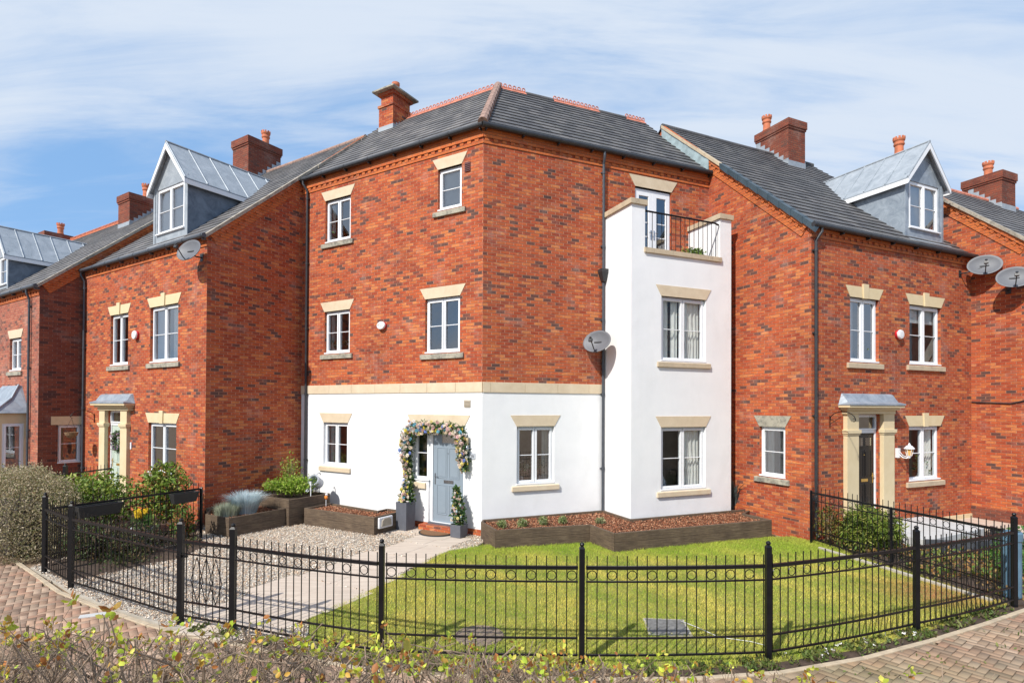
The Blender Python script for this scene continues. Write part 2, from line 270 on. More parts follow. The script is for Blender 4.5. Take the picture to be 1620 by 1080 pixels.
# ================================================================== mesh helpers
class MB:
    def __init__(s): s.v = []; s.f = []
    def add(s, vs, fs):
        o = len(s.v); s.v += [tuple(v) for v in vs]; s.f += [tuple(i + o for i in f) for f in fs]; return s
    def box(s, x0, x1, y0, y1, z0, z1):
        return s.add([(x0,y0,z0),(x1,y0,z0),(x1,y1,z0),(x0,y1,z0),(x0,y0,z1),(x1,y0,z1),(x1,y1,z1),(x0,y1,z1)],
                     [(0,3,2,1),(4,5,6,7),(0,1,5,4),(1,2,6,5),(2,3,7,6),(3,0,4,7)])
    def prism(s, poly, y0, y1):          # polygon in x,z (counter-clockwise seen from -y), extruded in y
        n = len(poly); vs = [(x, y0, z) for x, z in poly] + [(x, y1, z) for x, z in poly]
        return s.add(vs, [tuple(range(n)), tuple(range(2*n-1, n-1, -1))] + [(i, i+n, (i+1) % n + n, (i+1) % n) for i in range(n)])
    def prismz(s, poly, z0, z1):         # polygon in x,y extruded in z
        n = len(poly); vs = [(x, y, z0) for x, y in poly] + [(x, y, z1) for x, y in poly]
        return s.add(vs, [tuple(range(n-1, -1, -1)), tuple(range(n, 2*n))] + [(i, (i+1) % n, (i+1) % n + n, i+n) for i in range(n)])
    def poly(s, pts): return s.add(pts, [tuple(range(len(pts)))])
    def tube(s, pts, r, n=8, cap=True):
        pts = [Vector(p) for p in pts]; rs = r if isinstance(r, (list, tuple)) else [r] * len(pts)
        rings = []; up = None
        for i, p in enumerate(pts):
            d = (pts[min(i+1, len(pts)-1)] - pts[max(i-1, 0)]).normalized()
            if up is None: up = Vector((0, 0, 1)) if abs(d.z) < .9 else Vector((1, 0, 0))
            a = d.cross(up).normalized(); b = a.cross(d).normalized(); up = b
            rings.append([p + (a * math.cos(2*math.pi*k/n) + b * math.sin(2*math.pi*k/n)) * rs[i] for k in range(n)])
        vs = [q for rg in rings for q in rg]; fs = []
        for i in range(len(pts)-1):
            for k in range(n): fs.append((i*n+k, i*n+(k+1) % n, (i+1)*n+(k+1) % n, (i+1)*n+k))
        if cap: fs.append(tuple(range(n-1, -1, -1))); m = (len(pts)-1)*n; fs.append(tuple(range(m, m+n)))
        return s.add(vs, fs)
    def lathe(s, prof, c=(0,0,0), n=16, sx=1, sy=1):
        vs = []; fs = []
        for r, z in prof:
            for k in range(n): a = 2*math.pi*k/n; vs.append((c[0]+r*sx*math.cos(a), c[1]+r*sy*math.sin(a), c[2]+z))
        for i in range(len(prof)-1):
            for k in range(n): fs.append((i*n+k, i*n+(k+1) % n, (i+1)*n+(k+1) % n, (i+1)*n+k))
        fs.append(tuple(range(n-1, -1, -1))); m = (len(prof)-1)*n; fs.append(tuple(range(m, m+n)))
        return s.add(vs, fs)
    def torus(s, c, R_, r, axis, N_=16, n=5, a0=0, a1=2*math.pi):
        ax = Vector(axis).normalized(); u = ax.orthogonal().normalized(); w = ax.cross(u)
        full = abs(a1 - a0 - 2*math.pi) < 1e-6; M = N_ if full else N_ + 1
        vs = []; fs = []
        for i in range(M):
            a = a0 + (a1-a0)*i/N_; d = u*math.cos(a) + w*math.sin(a)
            for k in range(n):
                b = 2*math.pi*k/n; vs.append(Vector(c) + d*(R_ + r*math.cos(b)) + ax*(r*math.sin(b)))
        for i in range(N_):
            j = (i+1) % M
            for k in range(n): fs.append((i*n+k, j*n+k, j*n+(k+1) % n, i*n+(k+1) % n))
        return s.add(vs, fs)
    def build(s, name, mat, parent=None, M=None, smooth=False, bevel=0, label=None):
        me = bpy.data.meshes.new(name); me.from_pydata(s.v, [], s.f); me.validate(); me.update()
        finish(me, smooth)
        o = bpy.data.objects.new(name, me); COL.objects.link(o); me.materials.append(MATS[mat])
        place(o, parent, M)
        if bevel:
            b = o.modifiers.new('bevel', 'BEVEL'); b.width = bevel; b.segments = 2; b.limit_method = 'ANGLE'; b.harden_normals = False
        if label: o['label'] = label
        return o
def finish(me, smooth):
    n = len(me.polygons)
    if smooth: me.polygons.foreach_set('use_smooth', [True] * n)
    uvl = me.uv_layers.new(name='UVMap'); nl = len(me.loops)
    co = np.empty(len(me.vertices)*3); me.vertices.foreach_get('co', co); co = co.reshape(-1, 3)
    vi = np.empty(nl, dtype=np.int32); me.loops.foreach_get('vertex_index', vi)
    nrm = np.empty(n*3); me.polygons.foreach_get('normal', nrm); nrm = np.abs(nrm.reshape(-1, 3))
    tot = np.empty(n, dtype=np.int32); me.polygons.foreach_get('loop_total', tot)
    ln = np.repeat(nrm, tot, axis=0); c = co[vi]
    uv = np.where((ln[:, 2:3] > .75), c[:, [0, 1]], np.where(ln[:, 1:2] > ln[:, 0:1], c[:, [0, 2]], c[:, [1, 2]]))
    uvl.data.foreach_set('uv', uv.astype(np.float32).ravel())
def place(o, parent, M):
    M = M if M is not None else Matrix.Identity(4)
    if parent is not None:
        o.parent = parent
        o.matrix_parent_inverse = Matrix.Identity(4)
        o.matrix_basis = world_of(parent).inverted() @ M
    else: o.matrix_basis = M
def world_of(o):
    m = o.matrix_basis.copy(); p = o.parent
    while p is not None: m = p.matrix_basis @ m; p = p.parent
    return m
def np_mesh(name, V, F, mat, colors=None, parent=None, M=None, smooth=False):
    V = np.asarray(V, dtype=np.float32); F = np.asarray(F, dtype=np.int32); k = F.shape[1]; n = len(F)
    me = bpy.data.meshes.new(name); me.vertices.add(len(V)); me.vertices.foreach_set('co', V.ravel())
    me.loops.add(n*k); me.loops.foreach_set('vertex_index', F.ravel())
    me.polygons.add(n); me.polygons.foreach_set('loop_start', np.arange(n, dtype=np.int32)*k)
    me.polygons.foreach_set('loop_total', np.full(n, k, dtype=np.int32))
    me.update(calc_edges=True)
    if smooth: me.polygons.foreach_set('use_smooth', [True]*n)
    if colors is not None:
        at = me.color_attributes.new('Col', 'FLOAT_COLOR', 'CORNER')
        c = np.ones((n, k, 4), dtype=np.float32); c[:, :, :3] = np.asarray(colors)[:, None, :]; at.data.foreach_set('color', c.ravel())
    o = bpy.data.objects.new(name, me); COL.objects.link(o); me.materials.append(MATS[mat]); place(o, parent, M)
    return o
def tag(o, label=None, cat=None, group=None, kind=None):
    for k, v in (('label', label), ('category', cat), ('group', group), ('kind', kind)):
        if v: o[k] = v
    return o
def thing(name, loc, label, cat, group=None, rz=0):
    o = bpy.data.objects.new(name, None); COL.objects.link(o); o.location = loc; o.rotation_euler = (0, 0, rz)
    o.matrix_basis = Matrix.Translation(loc) @ Matrix.Rotation(rz, 4, 'Z'); o.empty_display_size = .3
    return tag(o, label, cat, group)
def frame(x, y, ang, z=0): return Matrix.Translation((x, y, z)) @ Matrix.Rotation(R(ang), 4, 'Z')
def fpt(F, x, y, z): return F @ Vector((x, y, z))
def copy_tree(o, parent=None):
    c = o.copy(); COL.objects.link(c)
    if parent is not None: c.parent = parent
    for ch in [q for q in COL.objects if q.parent == o]: copy_tree(ch, c)
    return c
# ---- scattered leaf-sized faces
def leaf_mesh(name, P, size, cols, mat='leaves', aspect=.5, up=0., parent=None, M=None, droop=0.):
    """P (n,3) positions; each leaf is a folded kite of two triangles"""
    n = len(P); s = size * RNG.uniform(.6, 1.3, n)[:, None]
    d = RNG.normal(size=(n, 3)); d[:, 2] += up; d[:, 2] -= droop; d /= np.linalg.norm(d, axis=1)[:, None]
    t = RNG.normal(size=(n, 3)); w = np.cross(d, t); w /= np.linalg.norm(w, axis=1)[:, None]; nn = np.cross(d, w)
    W = w*s*aspect*.5; a = P; c = P + d*s; m = P + d*s*.5 - nn*s*.07
    l1 = P+d*s*.28+W*.8+nn*s*.05; l2 = P+d*s*.66+W*.85+nn*s*.07; r1 = P+d*s*.28-W*.8+nn*s*.05; r2 = P+d*s*.66-W*.85+nn*s*.07
    V = np.stack([a, l1, l2, c, r2, r1, m], 1).reshape(-1, 3); i = np.arange(n)*7
    F = np.concatenate([np.stack([i+6, i+p, i+q], 1) for p, q in ((0, 5), (5, 4), (4, 3), (3, 2), (2, 1), (1, 0))])
    ci = RNG.integers(0, len(cols), n); C = np.array(cols)[ci] * RNG.uniform(.7, 1.3, n)[:, None]
    return np_mesh(name, V, F, mat, np.tile(C, (6, 1)), parent, M)
def lumpy(n, c, r, seed=0, shell=.5):
    """points in an uneven mass of lobes around c with radii r"""
    g = np.random.default_rng(seed); k = 14
    dirs = g.normal(size=(k, 3)); dirs /= np.linalg.norm(dirs, axis=1)[:, None]; amp = g.uniform(-.22, .25, k)
    d = g.normal(size=(n, 3)); d /= np.linalg.norm(d, axis=1)[:, None]
    rad = 1 + (amp[None] * np.exp(4*(d @ dirs.T - 1))).sum(1) + .06*g.normal(size=n)
    q = (1 - shell * g.random(n)**1.5) * rad
    return np.array(c) + d * q[:, None] * np.array(r)
def blades(name, P, h, cols, mat='grass_blades', width=.006, lean=.35, parent=None, kind=None):
    n = len(P); hh = h * RNG.uniform(.5, 1.2, (n, 1))
    a = RNG.uniform(0, 2*np.pi, n); w = np.stack([np.cos(a), np.sin(a), np.zeros(n)], 1) * width
    tip = P + np.stack([RNG.normal(0, lean, n), RNG.normal(0, lean, n), np.ones(n)], 1) * hh
    V = np.stack([P - w, P + w, tip], 1).reshape(-1, 3); i = np.arange(n)*3
    F = np.stack([i, i+1, i+2], 1)
    return np_mesh(name, V, F, mat, cols, parent)

# ================================================================== frames of the walls (metres, ground floor = 0)
FA = frame(-6.20, 16.45, -31.2); WA = 6.43            # main house, left facade
C0 = fpt(FA, WA, 0, 0); FB = frame(C0.x, C0.y, 22.94); WB = 6.78   # main house, right facade
p = fpt(FB, 3.33, -1.2, 0); FF = frame(p.x, p.y, 22.94); WF = 3.10   # bay front
p0 = fpt(FB, 3.33, 0, 0); FS = frame(p0.x, p0.y, -67.06)            # bay left side
J = fpt(FB, WB, 0, 0); FQ = frame(J.x, J.y, -65.69); WQ = 3.217
RC = fpt(FQ, WQ, 0, 0); FR = frame(RC.x, RC.y, 24.31); WR = 6.41
RE = fpt(FR, WR, 0, 0); FT = frame(RE.x, RE.y, -65.69)
FG = frame(-7.71, 14.07, 57.5); WG = 2.81
pL = Vector((-13.70, 17.89, 0)); FL = frame(pL.x, pL.y, -32.5); WL = 7.10
FG2 = frame(-14.33, 16.91, 57.5); WG2 = 1.164
pl2 = fpt(frame(-14.33, 16.91, -32.5), -16, 0, 0); FL2 = frame(pl2.x, pl2.y, -32.5)

# ================================================================== building pieces
def wall(house, F, x0, x1, z0, z1, holes, mat, name='wall', depth=.10, extra=None, y=0.):
    xs = sorted({x0, x1, *[h[0] for h in holes], *[h[1] for h in holes]}); xs = [x for x in xs if x0 <= x <= x1]
    zs = sorted({z0, z1, *[h[2] for h in holes], *[h[3] for h in holes]}); zs = [z for z in zs if z0 <= z <= z1]
    inh = lambda x, z: any(h[0] < x < h[1] and h[2] < z < h[3] for h in holes)
    mb = MB(); nx, nz = len(xs)-1, len(zs)-1
    solid = lambda i, j: (0 <= i < nx and 0 <= j < nz and not inh((xs[i]+xs[i+1])/2, (zs[j]+zs[j+1])/2))
    for i in range(nx):
        for j in range(nz):
            a, b, c, d = xs[i], xs[i+1], zs[j], zs[j+1]
            if solid(i, j): mb.poly([(a,y,c),(b,y,c),(b,y,d),(a,y,d)])
            else:
                y1 = y + depth
                if solid(i-1, j): mb.poly([(a,y,c),(a,y,d),(a,y1,d),(a,y1,c)])
                if solid(i+1, j): mb.poly([(b,y,d),(b,y,c),(b,y1,c),(b,y1,d)])
                if solid(i, j-1): mb.poly([(a,y,c),(a,y1,c),(b,y1,c),(b,y,c)])
                if solid(i, j+1): mb.poly([(a,y,d),(b,y,d),(b,y1,d),(a,y1,d)])
    if extra: mb.poly([(x, y, z) for x, z in extra])
    return mb.build(name, mat, house, F)
def lintel(parent, F, x0, x1, zb, mat='stone', key=False, h=.27, ex=.17, name='lintel'):
    mb = MB()
    mb.prism([(x0-.005, zb), (x1+.005, zb), (x1+ex, zb+h), (x0-ex, zb+h)], -.014, .09)
    if key:
        c = (x0+x1)/2; mb.prism([(c-.085, zb-.012), (c+.085, zb-.012), (c+.105, zb+h+.07), (c-.105, zb+h+.07)], -.045, .02)
    return mb.build(name, mat, parent, F, bevel=.004)
def sill(parent, F, x0, x1, zt, mat='stone_weathered', h=.15, ex=.13, proj=.055, name='sill'):
    mb = MB(); a, b = x0-ex, x1+ex
    mb.add([(a,-proj,zt-h),(b,-proj,zt-h),(b,.08,zt-h),(a,.08,zt-h),(a,-proj,zt-.035),(b,-proj,zt-.035),(b-.02,.08,zt+.004),(a+.02,.08,zt+.004)],
           [(0,3,2,1),(4,5,6,7),(0,1,5,4),(1,2,6,5),(2,3,7,6),(3,0,4,7)])
    return mb.build(name, mat, parent, F, bevel=.006)
def window(house, F, x0, x1, z0, z1, n=2, y=.075, curtain=None, name='window', room=True, cill=True, bar=.5, fw=.045, sw=.05, glass='window_glass'):
    mb = MB(); f = fw; yb = y + .07
    mb.box(x0, x0+f, y, yb, z0, z1); mb.box(x1-f, x1, y, yb, z0, z1); mb.box(x0+f, x1-f, y, yb, z1-f, z1); mb.box(x0+f, x1-f, y, yb, z0, z0+f)
    if cill: mb.box(x0-.01, x1+.01, y-.085, y-.001, z0+.001, z0+.035)
    w = (x1-x0-2*f); m = .008
    for i in range(n):
        a = x0+f + w*i/n + (m if i else 0); b = x0+f + w*(i+1)/n - (m if i < n-1 else 0); c, d = z0+f, z1-f; ys = y-.018
        mb.box(a, a+sw, ys, yb-.004, c, d); mb.box(b-sw, b, ys, yb-.004, c, d); mb.box(a+sw, b-sw, ys, yb-.004, d-sw, d); mb.box(a+sw, b-sw, ys, yb-.004, c, c+sw)
        if bar: zb = c + (d-c)*bar; mb.box(a+sw, b-sw, y+.005, y+.04, zb-.009, zb+.009)
    o = mb.build(name, 'upvc', house, F, bevel=.004)
    MB().poly([(x0+f,y+.025,z0+f),(x1-f,y+.025,z0+f),(x1-f,y+.025,z1-f),(x0+f,y+.025,z1-f)]).build('pane', glass, o, F)
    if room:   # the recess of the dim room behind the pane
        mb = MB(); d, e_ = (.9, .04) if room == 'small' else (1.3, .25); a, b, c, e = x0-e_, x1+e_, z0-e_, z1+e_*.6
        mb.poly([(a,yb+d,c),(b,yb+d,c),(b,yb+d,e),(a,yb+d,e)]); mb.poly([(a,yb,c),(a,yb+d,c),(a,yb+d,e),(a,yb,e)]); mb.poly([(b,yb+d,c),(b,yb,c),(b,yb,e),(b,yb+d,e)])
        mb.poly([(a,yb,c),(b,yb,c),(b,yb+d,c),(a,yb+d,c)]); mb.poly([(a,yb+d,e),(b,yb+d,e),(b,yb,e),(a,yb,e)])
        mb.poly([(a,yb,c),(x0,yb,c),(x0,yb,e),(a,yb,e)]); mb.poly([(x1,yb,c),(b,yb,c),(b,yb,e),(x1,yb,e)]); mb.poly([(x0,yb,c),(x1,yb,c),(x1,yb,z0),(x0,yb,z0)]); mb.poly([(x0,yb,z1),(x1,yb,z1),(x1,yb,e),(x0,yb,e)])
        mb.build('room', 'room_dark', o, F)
    if curtain:
        for (a, b, kind) in curtain:
            A, B = x0+f+w*a, x0+f+w*b; m_ = MB()
            if kind == 'blind':
                m_.box(A, B, yb+.03, yb+.04, z0+(z1-z0)*.0, z1); m_.build('blind', 'blind', o, F)
            elif kind == 'halfblind':
                m_.box(A, B, yb+.03, yb+.04, z0+(z1-z0)*.72, z1); m_.build('blind', 'blind', o, F)
            else:
                k = 26; cols = []
                for i in range(k+1):
                    t = i/k; cols.append((A+(B-A)*t, yb+.055+.03*math.sin(t*(B-A)*55)+.012*math.sin(t*23)))
                gather = .25 if kind == 'tied' else 0
                zz = [z0, z0+(z1-z0)*.3, z1-(z1-z0)*.4, z1+.05]; vs = []
                for j, z in enumerate(zz):
                    g = [.35, .5, .1, 0][j]*gather*2
                    for (x, yy) in cols:
                        x2 = x + ((B if kind == 'tied' else x)-x)*g
                        vs.append((x2, yy, z))
                fs = [(j*(k+1)+i, j*(k+1)+i+1, (j+1)*(k+1)+i+1, (j+1)*(k+1)+i) for j in range(3) for i in range(k)]
                m_.add(vs, fs); m_.build('curtain', 'curtain', o, F, smooth=True)
    return o
def full_window(house, F, x0, x1, z0, z1, n=2, curtain=None, key=False, lmat='stone', smat='stone_weathered', **kw):
    o = window(house, F, x0, x1, z0, z1, n, curtain=curtain, **kw)
    lintel(o, F, x0, x1, z1, lmat, key); sill(o, F, x0, x1, z0, smat)
    return o
def roof(house, F, xl, xr, s0, s1, z0, slope, mat='roof_tile', gauge=.29, name='roof', thick=.029):
    """tile courses from setback s0 (eaves) to s1 (ridge); xl, xr give the ends at a setback"""
    L_ = math.hypot(1, slope); n = max(1, round((s1-s0)*L_/gauge)); mb = MB(); uvs = []
    cs = 1/L_; sn = slope/L_
    for i in range(n):
        a, b = s0+(s1-s0)*i/n, s0+(s1-s0)*(i+1)/n + .02
        za, zb = z0+slope*a, z0+slope*b; la, ra, lb, rb = xl(a), xr(a), xl(b), xr(b)
        up = thick; oy, oz = -sn*up, cs*up
        v = [(la,a+oy,za+oz),(ra,a+oy,za+oz),(rb,b,zb+.002),(lb,b,zb+.002),(la,a,za-.006),(ra,a,za-.006)]
        mb.add(v, [(0,1,2,3),(4,5,1,0),(4,0,3),(5,2,1)])
        r0, r1 = i*gauge+.002, (i+1)*gauge-.002
        uvs += [(la,r0),(ra,r0),(rb,r1),(lb,r1), (la,r0),(ra,r0),(ra,r0+.01),(la,r0+.01), (la,r0),(la,r0),(lb,r1), (ra,r0),(rb,r1),(ra,r0)]
    me = bpy.data.meshes.new(name); me.from_pydata(mb.v, [], mb.f); me.update()
    uvl = me.uv_layers.new(name='UVMap'); uvl.data.foreach_set('uv', np.array(uvs, dtype=np.float32).ravel())
    o = bpy.data.objects.new(name, me); COL.objects.link(o); me.materials.append(MATS[mat]); place(o, house, F)
    return o
def gutter(house, F, x0, x1, z, y=-.135, r=.058, mat='pipe'):
    mb = MB(); mb.tube([(x0,y,z),(x1,y,z)], r, 12)
    k = int((x1-x0)/.9)
    for i in range(k+1):
        x = x0+.1+(x1-x0-.2)*i/max(1, k); mb.tube([(x-.02,y,z),(x+.02,y,z)], r+.006, 12); mb.box(x-.012, x+.012, y, -.001, z-.10, z-.03)
    return mb.build('gutter', mat, house, F, smooth=False)
def downpipe(house, F, x, ztop, zbot, y=-.06, r=.034, off=.0, shoe=True, mat='pipe', ytop=-.135):
    mb = MB(); xt = x+off
    mb.tube([(xt,ytop,ztop),(xt,ytop,ztop-.12),(xt+(x-xt)*.3,ytop+.01,ztop-.16),(x,y,ztop-.32),(x,y,ztop-.42),(x,y,zbot+.08)] + ([(x,y-.02,zbot+.05),(x,y-.09,zbot)] if shoe else [(x,y,zbot)]), r, 10)
    z = ztop-.5
    while z > zbot+.3: mb.tube([(x,y,z),(x,y,z-.07)], r+.008, 10); mb.box(x-.055, x+.055, y+.012, -.001, z-.05, z-.02); z -= 1.9
    return mb.build('downpipe', mat, house, F, smooth=False)
def corbel(house, F, x0, x1, zb, proud=.02, n0=0, e0=0., e1=0., top=.46):
    mb = MB(); mb.box(x0-e0, x1+e1, -proud, .01, zb, zb+.065)
    x = x0+.03
    while x < x1-.08: mb.box(x, x+.11, -proud-.004, .01, zb+.066, zb+.14); x += .22
    mb.box(x0-e0, x1+e1, -proud-.018, .01, zb+.141, zb+.215); mb.box(x0-e0, x1+e1, -proud-.004, .01, zb+.216, zb+top)
    return mb.build('corbel_course', 'brick_orange', house, F)
def verge_corbel(house, F, xa, za, xb, zb, w=.34, proud=.022):
    """stepped brick band following the gable slope from (xa,za) up to (xb,zb)"""
    d = Vector((xb-xa, zb-za)); Ln = d.length; d.normalize(); n = Vector((d.y, -d.x)); n = n if n.y < 0 else -n; mb = MB()
    def strip(t0, t1, a, b, p):
        q = [Vector((xa, za))+d*t0+n*a, Vector((xa, za))+d*t1+n*a, Vector((xa, za))+d*t1+n*b, Vector((xa, za))+d*t0+n*b]
        mb.prism([(v.x, v.y) for v in q], -p, .01)
    strip(0, Ln, 0, w*.42, proud+.03)
    t = .02
    while t < Ln-.12: strip(t, t+.11, w*.42, w*.66, proud+.015); t += .22
    strip(0, Ln, w*.425, w*.655, proud-.008); strip(0, Ln, w*.66, w, proud)
    return mb.build('verge_corbel', 'brick_orange', house, F)
def chimney(house, F, x0, x1, y0, y1, zb, zt, pots, slab=False, zr=None, mat='brick_chimney', crown=True):
    mb = MB(); mb.box(x0, x1, y0, y1, zb-.4, zt-.32 if not slab else zt-.55)
    if slab:
        mb.box(x0-.03, x1+.03, y0-.03, y1+.03, zt-.55, zt-.47); mb.box(x0+.05, x1-.05, y0+.05, y1-.05, zt-.47, zt-.06); mb.box(x0-.02, x1+.02, y0-.02, y1+.02, zt-.16, zt-.06)
    else:
        mb.box(x0-.025, x1+.025, y0-.025, y1+.025, zt-.32, zt-.25); mb.box(x0-.05, x1+.05, y0-.05, y1+.05, zt-.25, zt)
    o = mb.build('chimney', mat, house, F)
    if slab: MB().prismz([(x0-.16,y0-.16),(x1+.16,y0-.16),(x1+.16,y1+.16),(x0-.16,y1+.16)], zt-.058, zt).build('cap_slab', 'stone_weathered', o, F, bevel=.008)
    else: MB().add([(x0-.05,y0-.05,zt+.001),(x1+.05,y0-.05,zt+.001),(x1+.05,y1+.05,zt+.001),(x0-.05,y1+.05,zt+.001),((x0+x1)/2,(y0+y1)/2,zt+.07)], [(0,1,4),(1,2,4),(2,3,4),(3,0,4)]).build('flaunching', 'mortar_verge', o, F)
    fl = MB(); fl.box(x0-.012, x1+.012, y0-.012, y0+.1, zb-.05, zb+.17)
    k = 7
    for i in range(k):
        a, b = y0+(y1-y0)*i/k, y0+(y1-y0)*(i+1)/k
        z = zb + zr*(a-y0) if zr else zb
        if z > zt-.5: break
        fl.box(x0-.014, x0+.02, a, b, z-.1, z+.13+zr*(b-a)*.6); fl.box(x1-.02, x1+.014, a, b, z-.1, z+.13+zr*(b-a)*.6)
    fl.build('flashing', 'lead_light', o, F)
    for (px, py) in pots:
        m = MB(); z = zt+.03
        if crown: prof = [(.14,0),(.145,.05),(.125,.08),(.12,.27),(.15,.31),(.155,.34),(.14,.37),(.14,.41),(.165,.45),(.17,.50),(.14,.50),(.12,.40)]
        else: prof = [(.125,0),(.13,.1),(.105,.14),(.10,.28),(.13,.32),(.13,.40),(.10,.40),(.09,.3)]
        m.lathe(prof, (px, py, z), 20)
        if crown:
            for i in range(10):
                a = 2*math.pi*i/10; c, s_ = math.cos(a), math.sin(a)
                q = [(px+c*.17-s_*.032, py+s_*.17+c*.032), (px+c*.17+s_*.032, py+s_*.17-c*.032), (px+c*.138+s_*.027, py+s_*.138-c*.027), (px+c*.138-s_*.027, py+s_*.138+c*.027)]
                m.prismz(q[::-1], z+.49, z+.56)
        m.build('chimney_pot', 'terracotta', o, F)
    return o
def dormer(house, F, x0, x1, s, zb, ze, za, z0, slope, frontmat='lead', cheekmat='lead', roofm='lead_light', curtain=None):
    xm = (x0+x1)/2; bk = lambda z: (z-z0)/slope
    d = MB(); wx0, wx1, wz0, wz1 = x0+.15, x1-.15, zb+.17, ze-.14
    # front wall with the window hole, then gable triangle
    d.poly([(x0,s,zb-.15),(wx0,s,zb-.15),(wx0,s,ze),(x0,s,ze)]); d.poly([(wx1,s,zb-.15),(x1,s,zb-.15),(x1,s,ze),(wx1,s,ze)])
    d.poly([(wx0,s,zb-.15),(wx1,s,zb-.15),(wx1,s,wz0),(wx0,s,wz0)]); d.poly([(wx0,s,wz1),(wx1,s,wz1),(wx1,s,ze),(wx0,s,ze)])
    d.poly([(x0,s,ze),(x1,s,ze),(xm,s,za-.1)])
    for (a, b, c, e) in ((wx0, wx0, wz0, wz1), (wx1, wx1, wz0, wz1)): d.poly([(a,s,c),(a,s,e),(a,s+.05,e),(a,s+.05,c)])
    d.poly([(wx0,s,wz1),(wx1,s,wz1),(wx1,s+.05,wz1),(wx0,s+.05,wz1)]); d.poly([(wx0,s,wz0),(wx1,s,wz0),(wx1,s+.05,wz0),(wx0,s+.05,wz0)])
    d.box(x0-.03, x0+.06, s-.02, s-.001, zb-.12, ze); d.box(x1-.06, x1+.03, s-.02, s-.001, zb-.12, ze)
    o = d.build('dormer', frontmat, house, F)
    c = MB()
    for x in (x0, x1): c.poly([(x, s, zb-.15), (x, bk(ze)+.2, ze), (x, s, ze)]) ; c.poly([(x, s, zb-.15), (x, bk(ze)+.25, ze-.05), (x, bk(ze)+.2, ze)])
    c.build('cheek', cheekmat, o, F)
    r = MB(); ov = .14; fr = s-.16; sl = (za-ze)/((x1-x0)/2); zl = ze - sl*ov
    for sg, xe in ((-1, x0-ov), (1, x1+ov)):
        bE, bR = bk(zl)+.05, bk(za)+.1
        r.add([(xe,fr,zl),(xm,fr,za),(xm,bR,za),(xe,bE,zl),(xe,fr,zl-.03),(xm,fr,za-.03),(xe,bE,zl-.03)], [(0,1,2,3),(4,5,1,0),(4,0,3,6),(5,4,6)])
        k = 5
        for i in range(k+1):
            y = fr + .02 + (bR-fr)*i/(k+.5)
            t = 1. if y < bE else max(0, 1-(y-bE)/(bR-bE)); xe2, ze2 = xm+(xe-xm)*t, za+(zl-za)*t
            if t > .05: r.tube([(xm,y,za+.012),(xe2,y,ze2+.012)], .018, 6)
    r.tube([(xm,fr,za+.01),(xm,bk(za)+.05,za+.01)], .03, 8)
    r.build('dormer_roof', roofm, o, F)
    b = MB()
    for sg, xe in ((-1, x0-ov), (1, x1+ov)):
        p_ = [(xe, zl-.16), (xm, za-.20), (xm, za-.035), (xe, zl-.035)]; p_ = p_ if sg < 0 else p_[::-1]
        b.prism(p_, fr-.001, fr+.03)
        b.box(min(xe, xe-sg*.03), max(xe, xe-sg*.03), fr+.031, bk(zl)+.02, zl-.16, zl-.035)
    b.build('bargeboard', 'upvc', o, F)
    w = MB(); y = s+.0; ww = window(o, F, wx0, wx1, wz0, wz1, 2, y=.03+s, curtain=curtain, room='small', name='dormer_window')
    fl = MB(); fl.poly([(x0-.12, s-.22, zb-.26+.03), (x1+.12, s-.22, zb-.26+.03), (x1+.12, s-.0, zb-.03), (x0-.12, s-.0, zb-.03)])
    fl.build('apron', 'lead_light', o, F)
    return o
def crest(parent, F, x0, x1, y, z, mat='terracotta_pink'):
    mb = MB(); n = max(1, round((x1-x0)/.45)); w = (x1-x0)/n
    for i in range(n):
        a = x0+i*w; mb.add([(a+.005,y-.11,z-.06),(a+w-.005,y-.11,z-.06),(a+w-.005,y,z+.05),(a+.005,y,z+.05),(a+.005,y+.11,z-.06),(a+w-.005,y+.11,z-.06)], [(0,1,2,3),(3,2,5,4),(0,3,4),(1,5,2)])
        mb.box(a+.01, a+w-.01, y-.012, y+.012, z+.045, z+.075)
        for k in range(3): mb.torus((a+w*(k+.5)/3, y, z+.115), .048, .017, (0,1,0), 10, 5)
    return mb.build('ridge_crest', mat, parent, F)
def plainridge(parent, F, x0, x1, y, z, mat='roof_tile'):
    mb = MB(); n = max(1, round((x1-x0)/.45)); w = (x1-x0)/n
    for i in range(n):
        a = x0+i*w; mb.tube([(a+.004, y, z-.02), (a+w-.004, y, z-.02)], .095, 10)
    return mb.build('ridge_tile', mat, parent, F)

# ================================================================== MAIN HOUSE
main = thing('corner_house', (C0.x, C0.y, 0), 'three storey corner house of red brick over white render with projecting white balcony tower', 'house')
ZM, SM, DM = 9.72, .917, 3.0
hA2 = [(.98,2.0,7.66,8.87),(5.07,5.80,7.86,8.89)]; hA1 = [(.98,2.0,4.5,5.7),(4.69,5.77,4.35,5.71)]
hA0 = [(.97,1.96,1.34,2.56),(4.29,4.83,1.15,2.56),(4.83,5.93,.14,2.56)]
wall(main, FA, 0, WA, 3.61, ZM, hA2+hA1, 'brick')
wall(main, FA, -.05, WA, .15, 3.37, hA0, 'white_render', 'rendered_wall')
wall(main, FB, 0, WB, 3.61, ZM, [(4.28,5.46,6.72,8.9)], 'brick')
wall(main, FB, 0, 3.5, .15, 3.37, [(.89,1.90,1.15,2.56)], 'white_render', 'rendered_wall')
def band(F, x0, x1, off):
    mb = MB(); x = x0; k = 0
    while x < x1-.01:
        e = min(x1, (x0+off if k == 0 else x+.89)); mb.box(x+.003, e-.003, -.022, .05, 3.37, 3.612); x = e; k += 1
    mb.build('stone_band', 'stone', main, F, bevel=.004)
band(FA, -.02, WA+.01, .34); band(FB, .01, 3.33, .2)
mb = MB(); mb.box(-.05, WA+.004, -.008, .1, -.3, .149); mb.build('plinth', 'brick', main, FA)
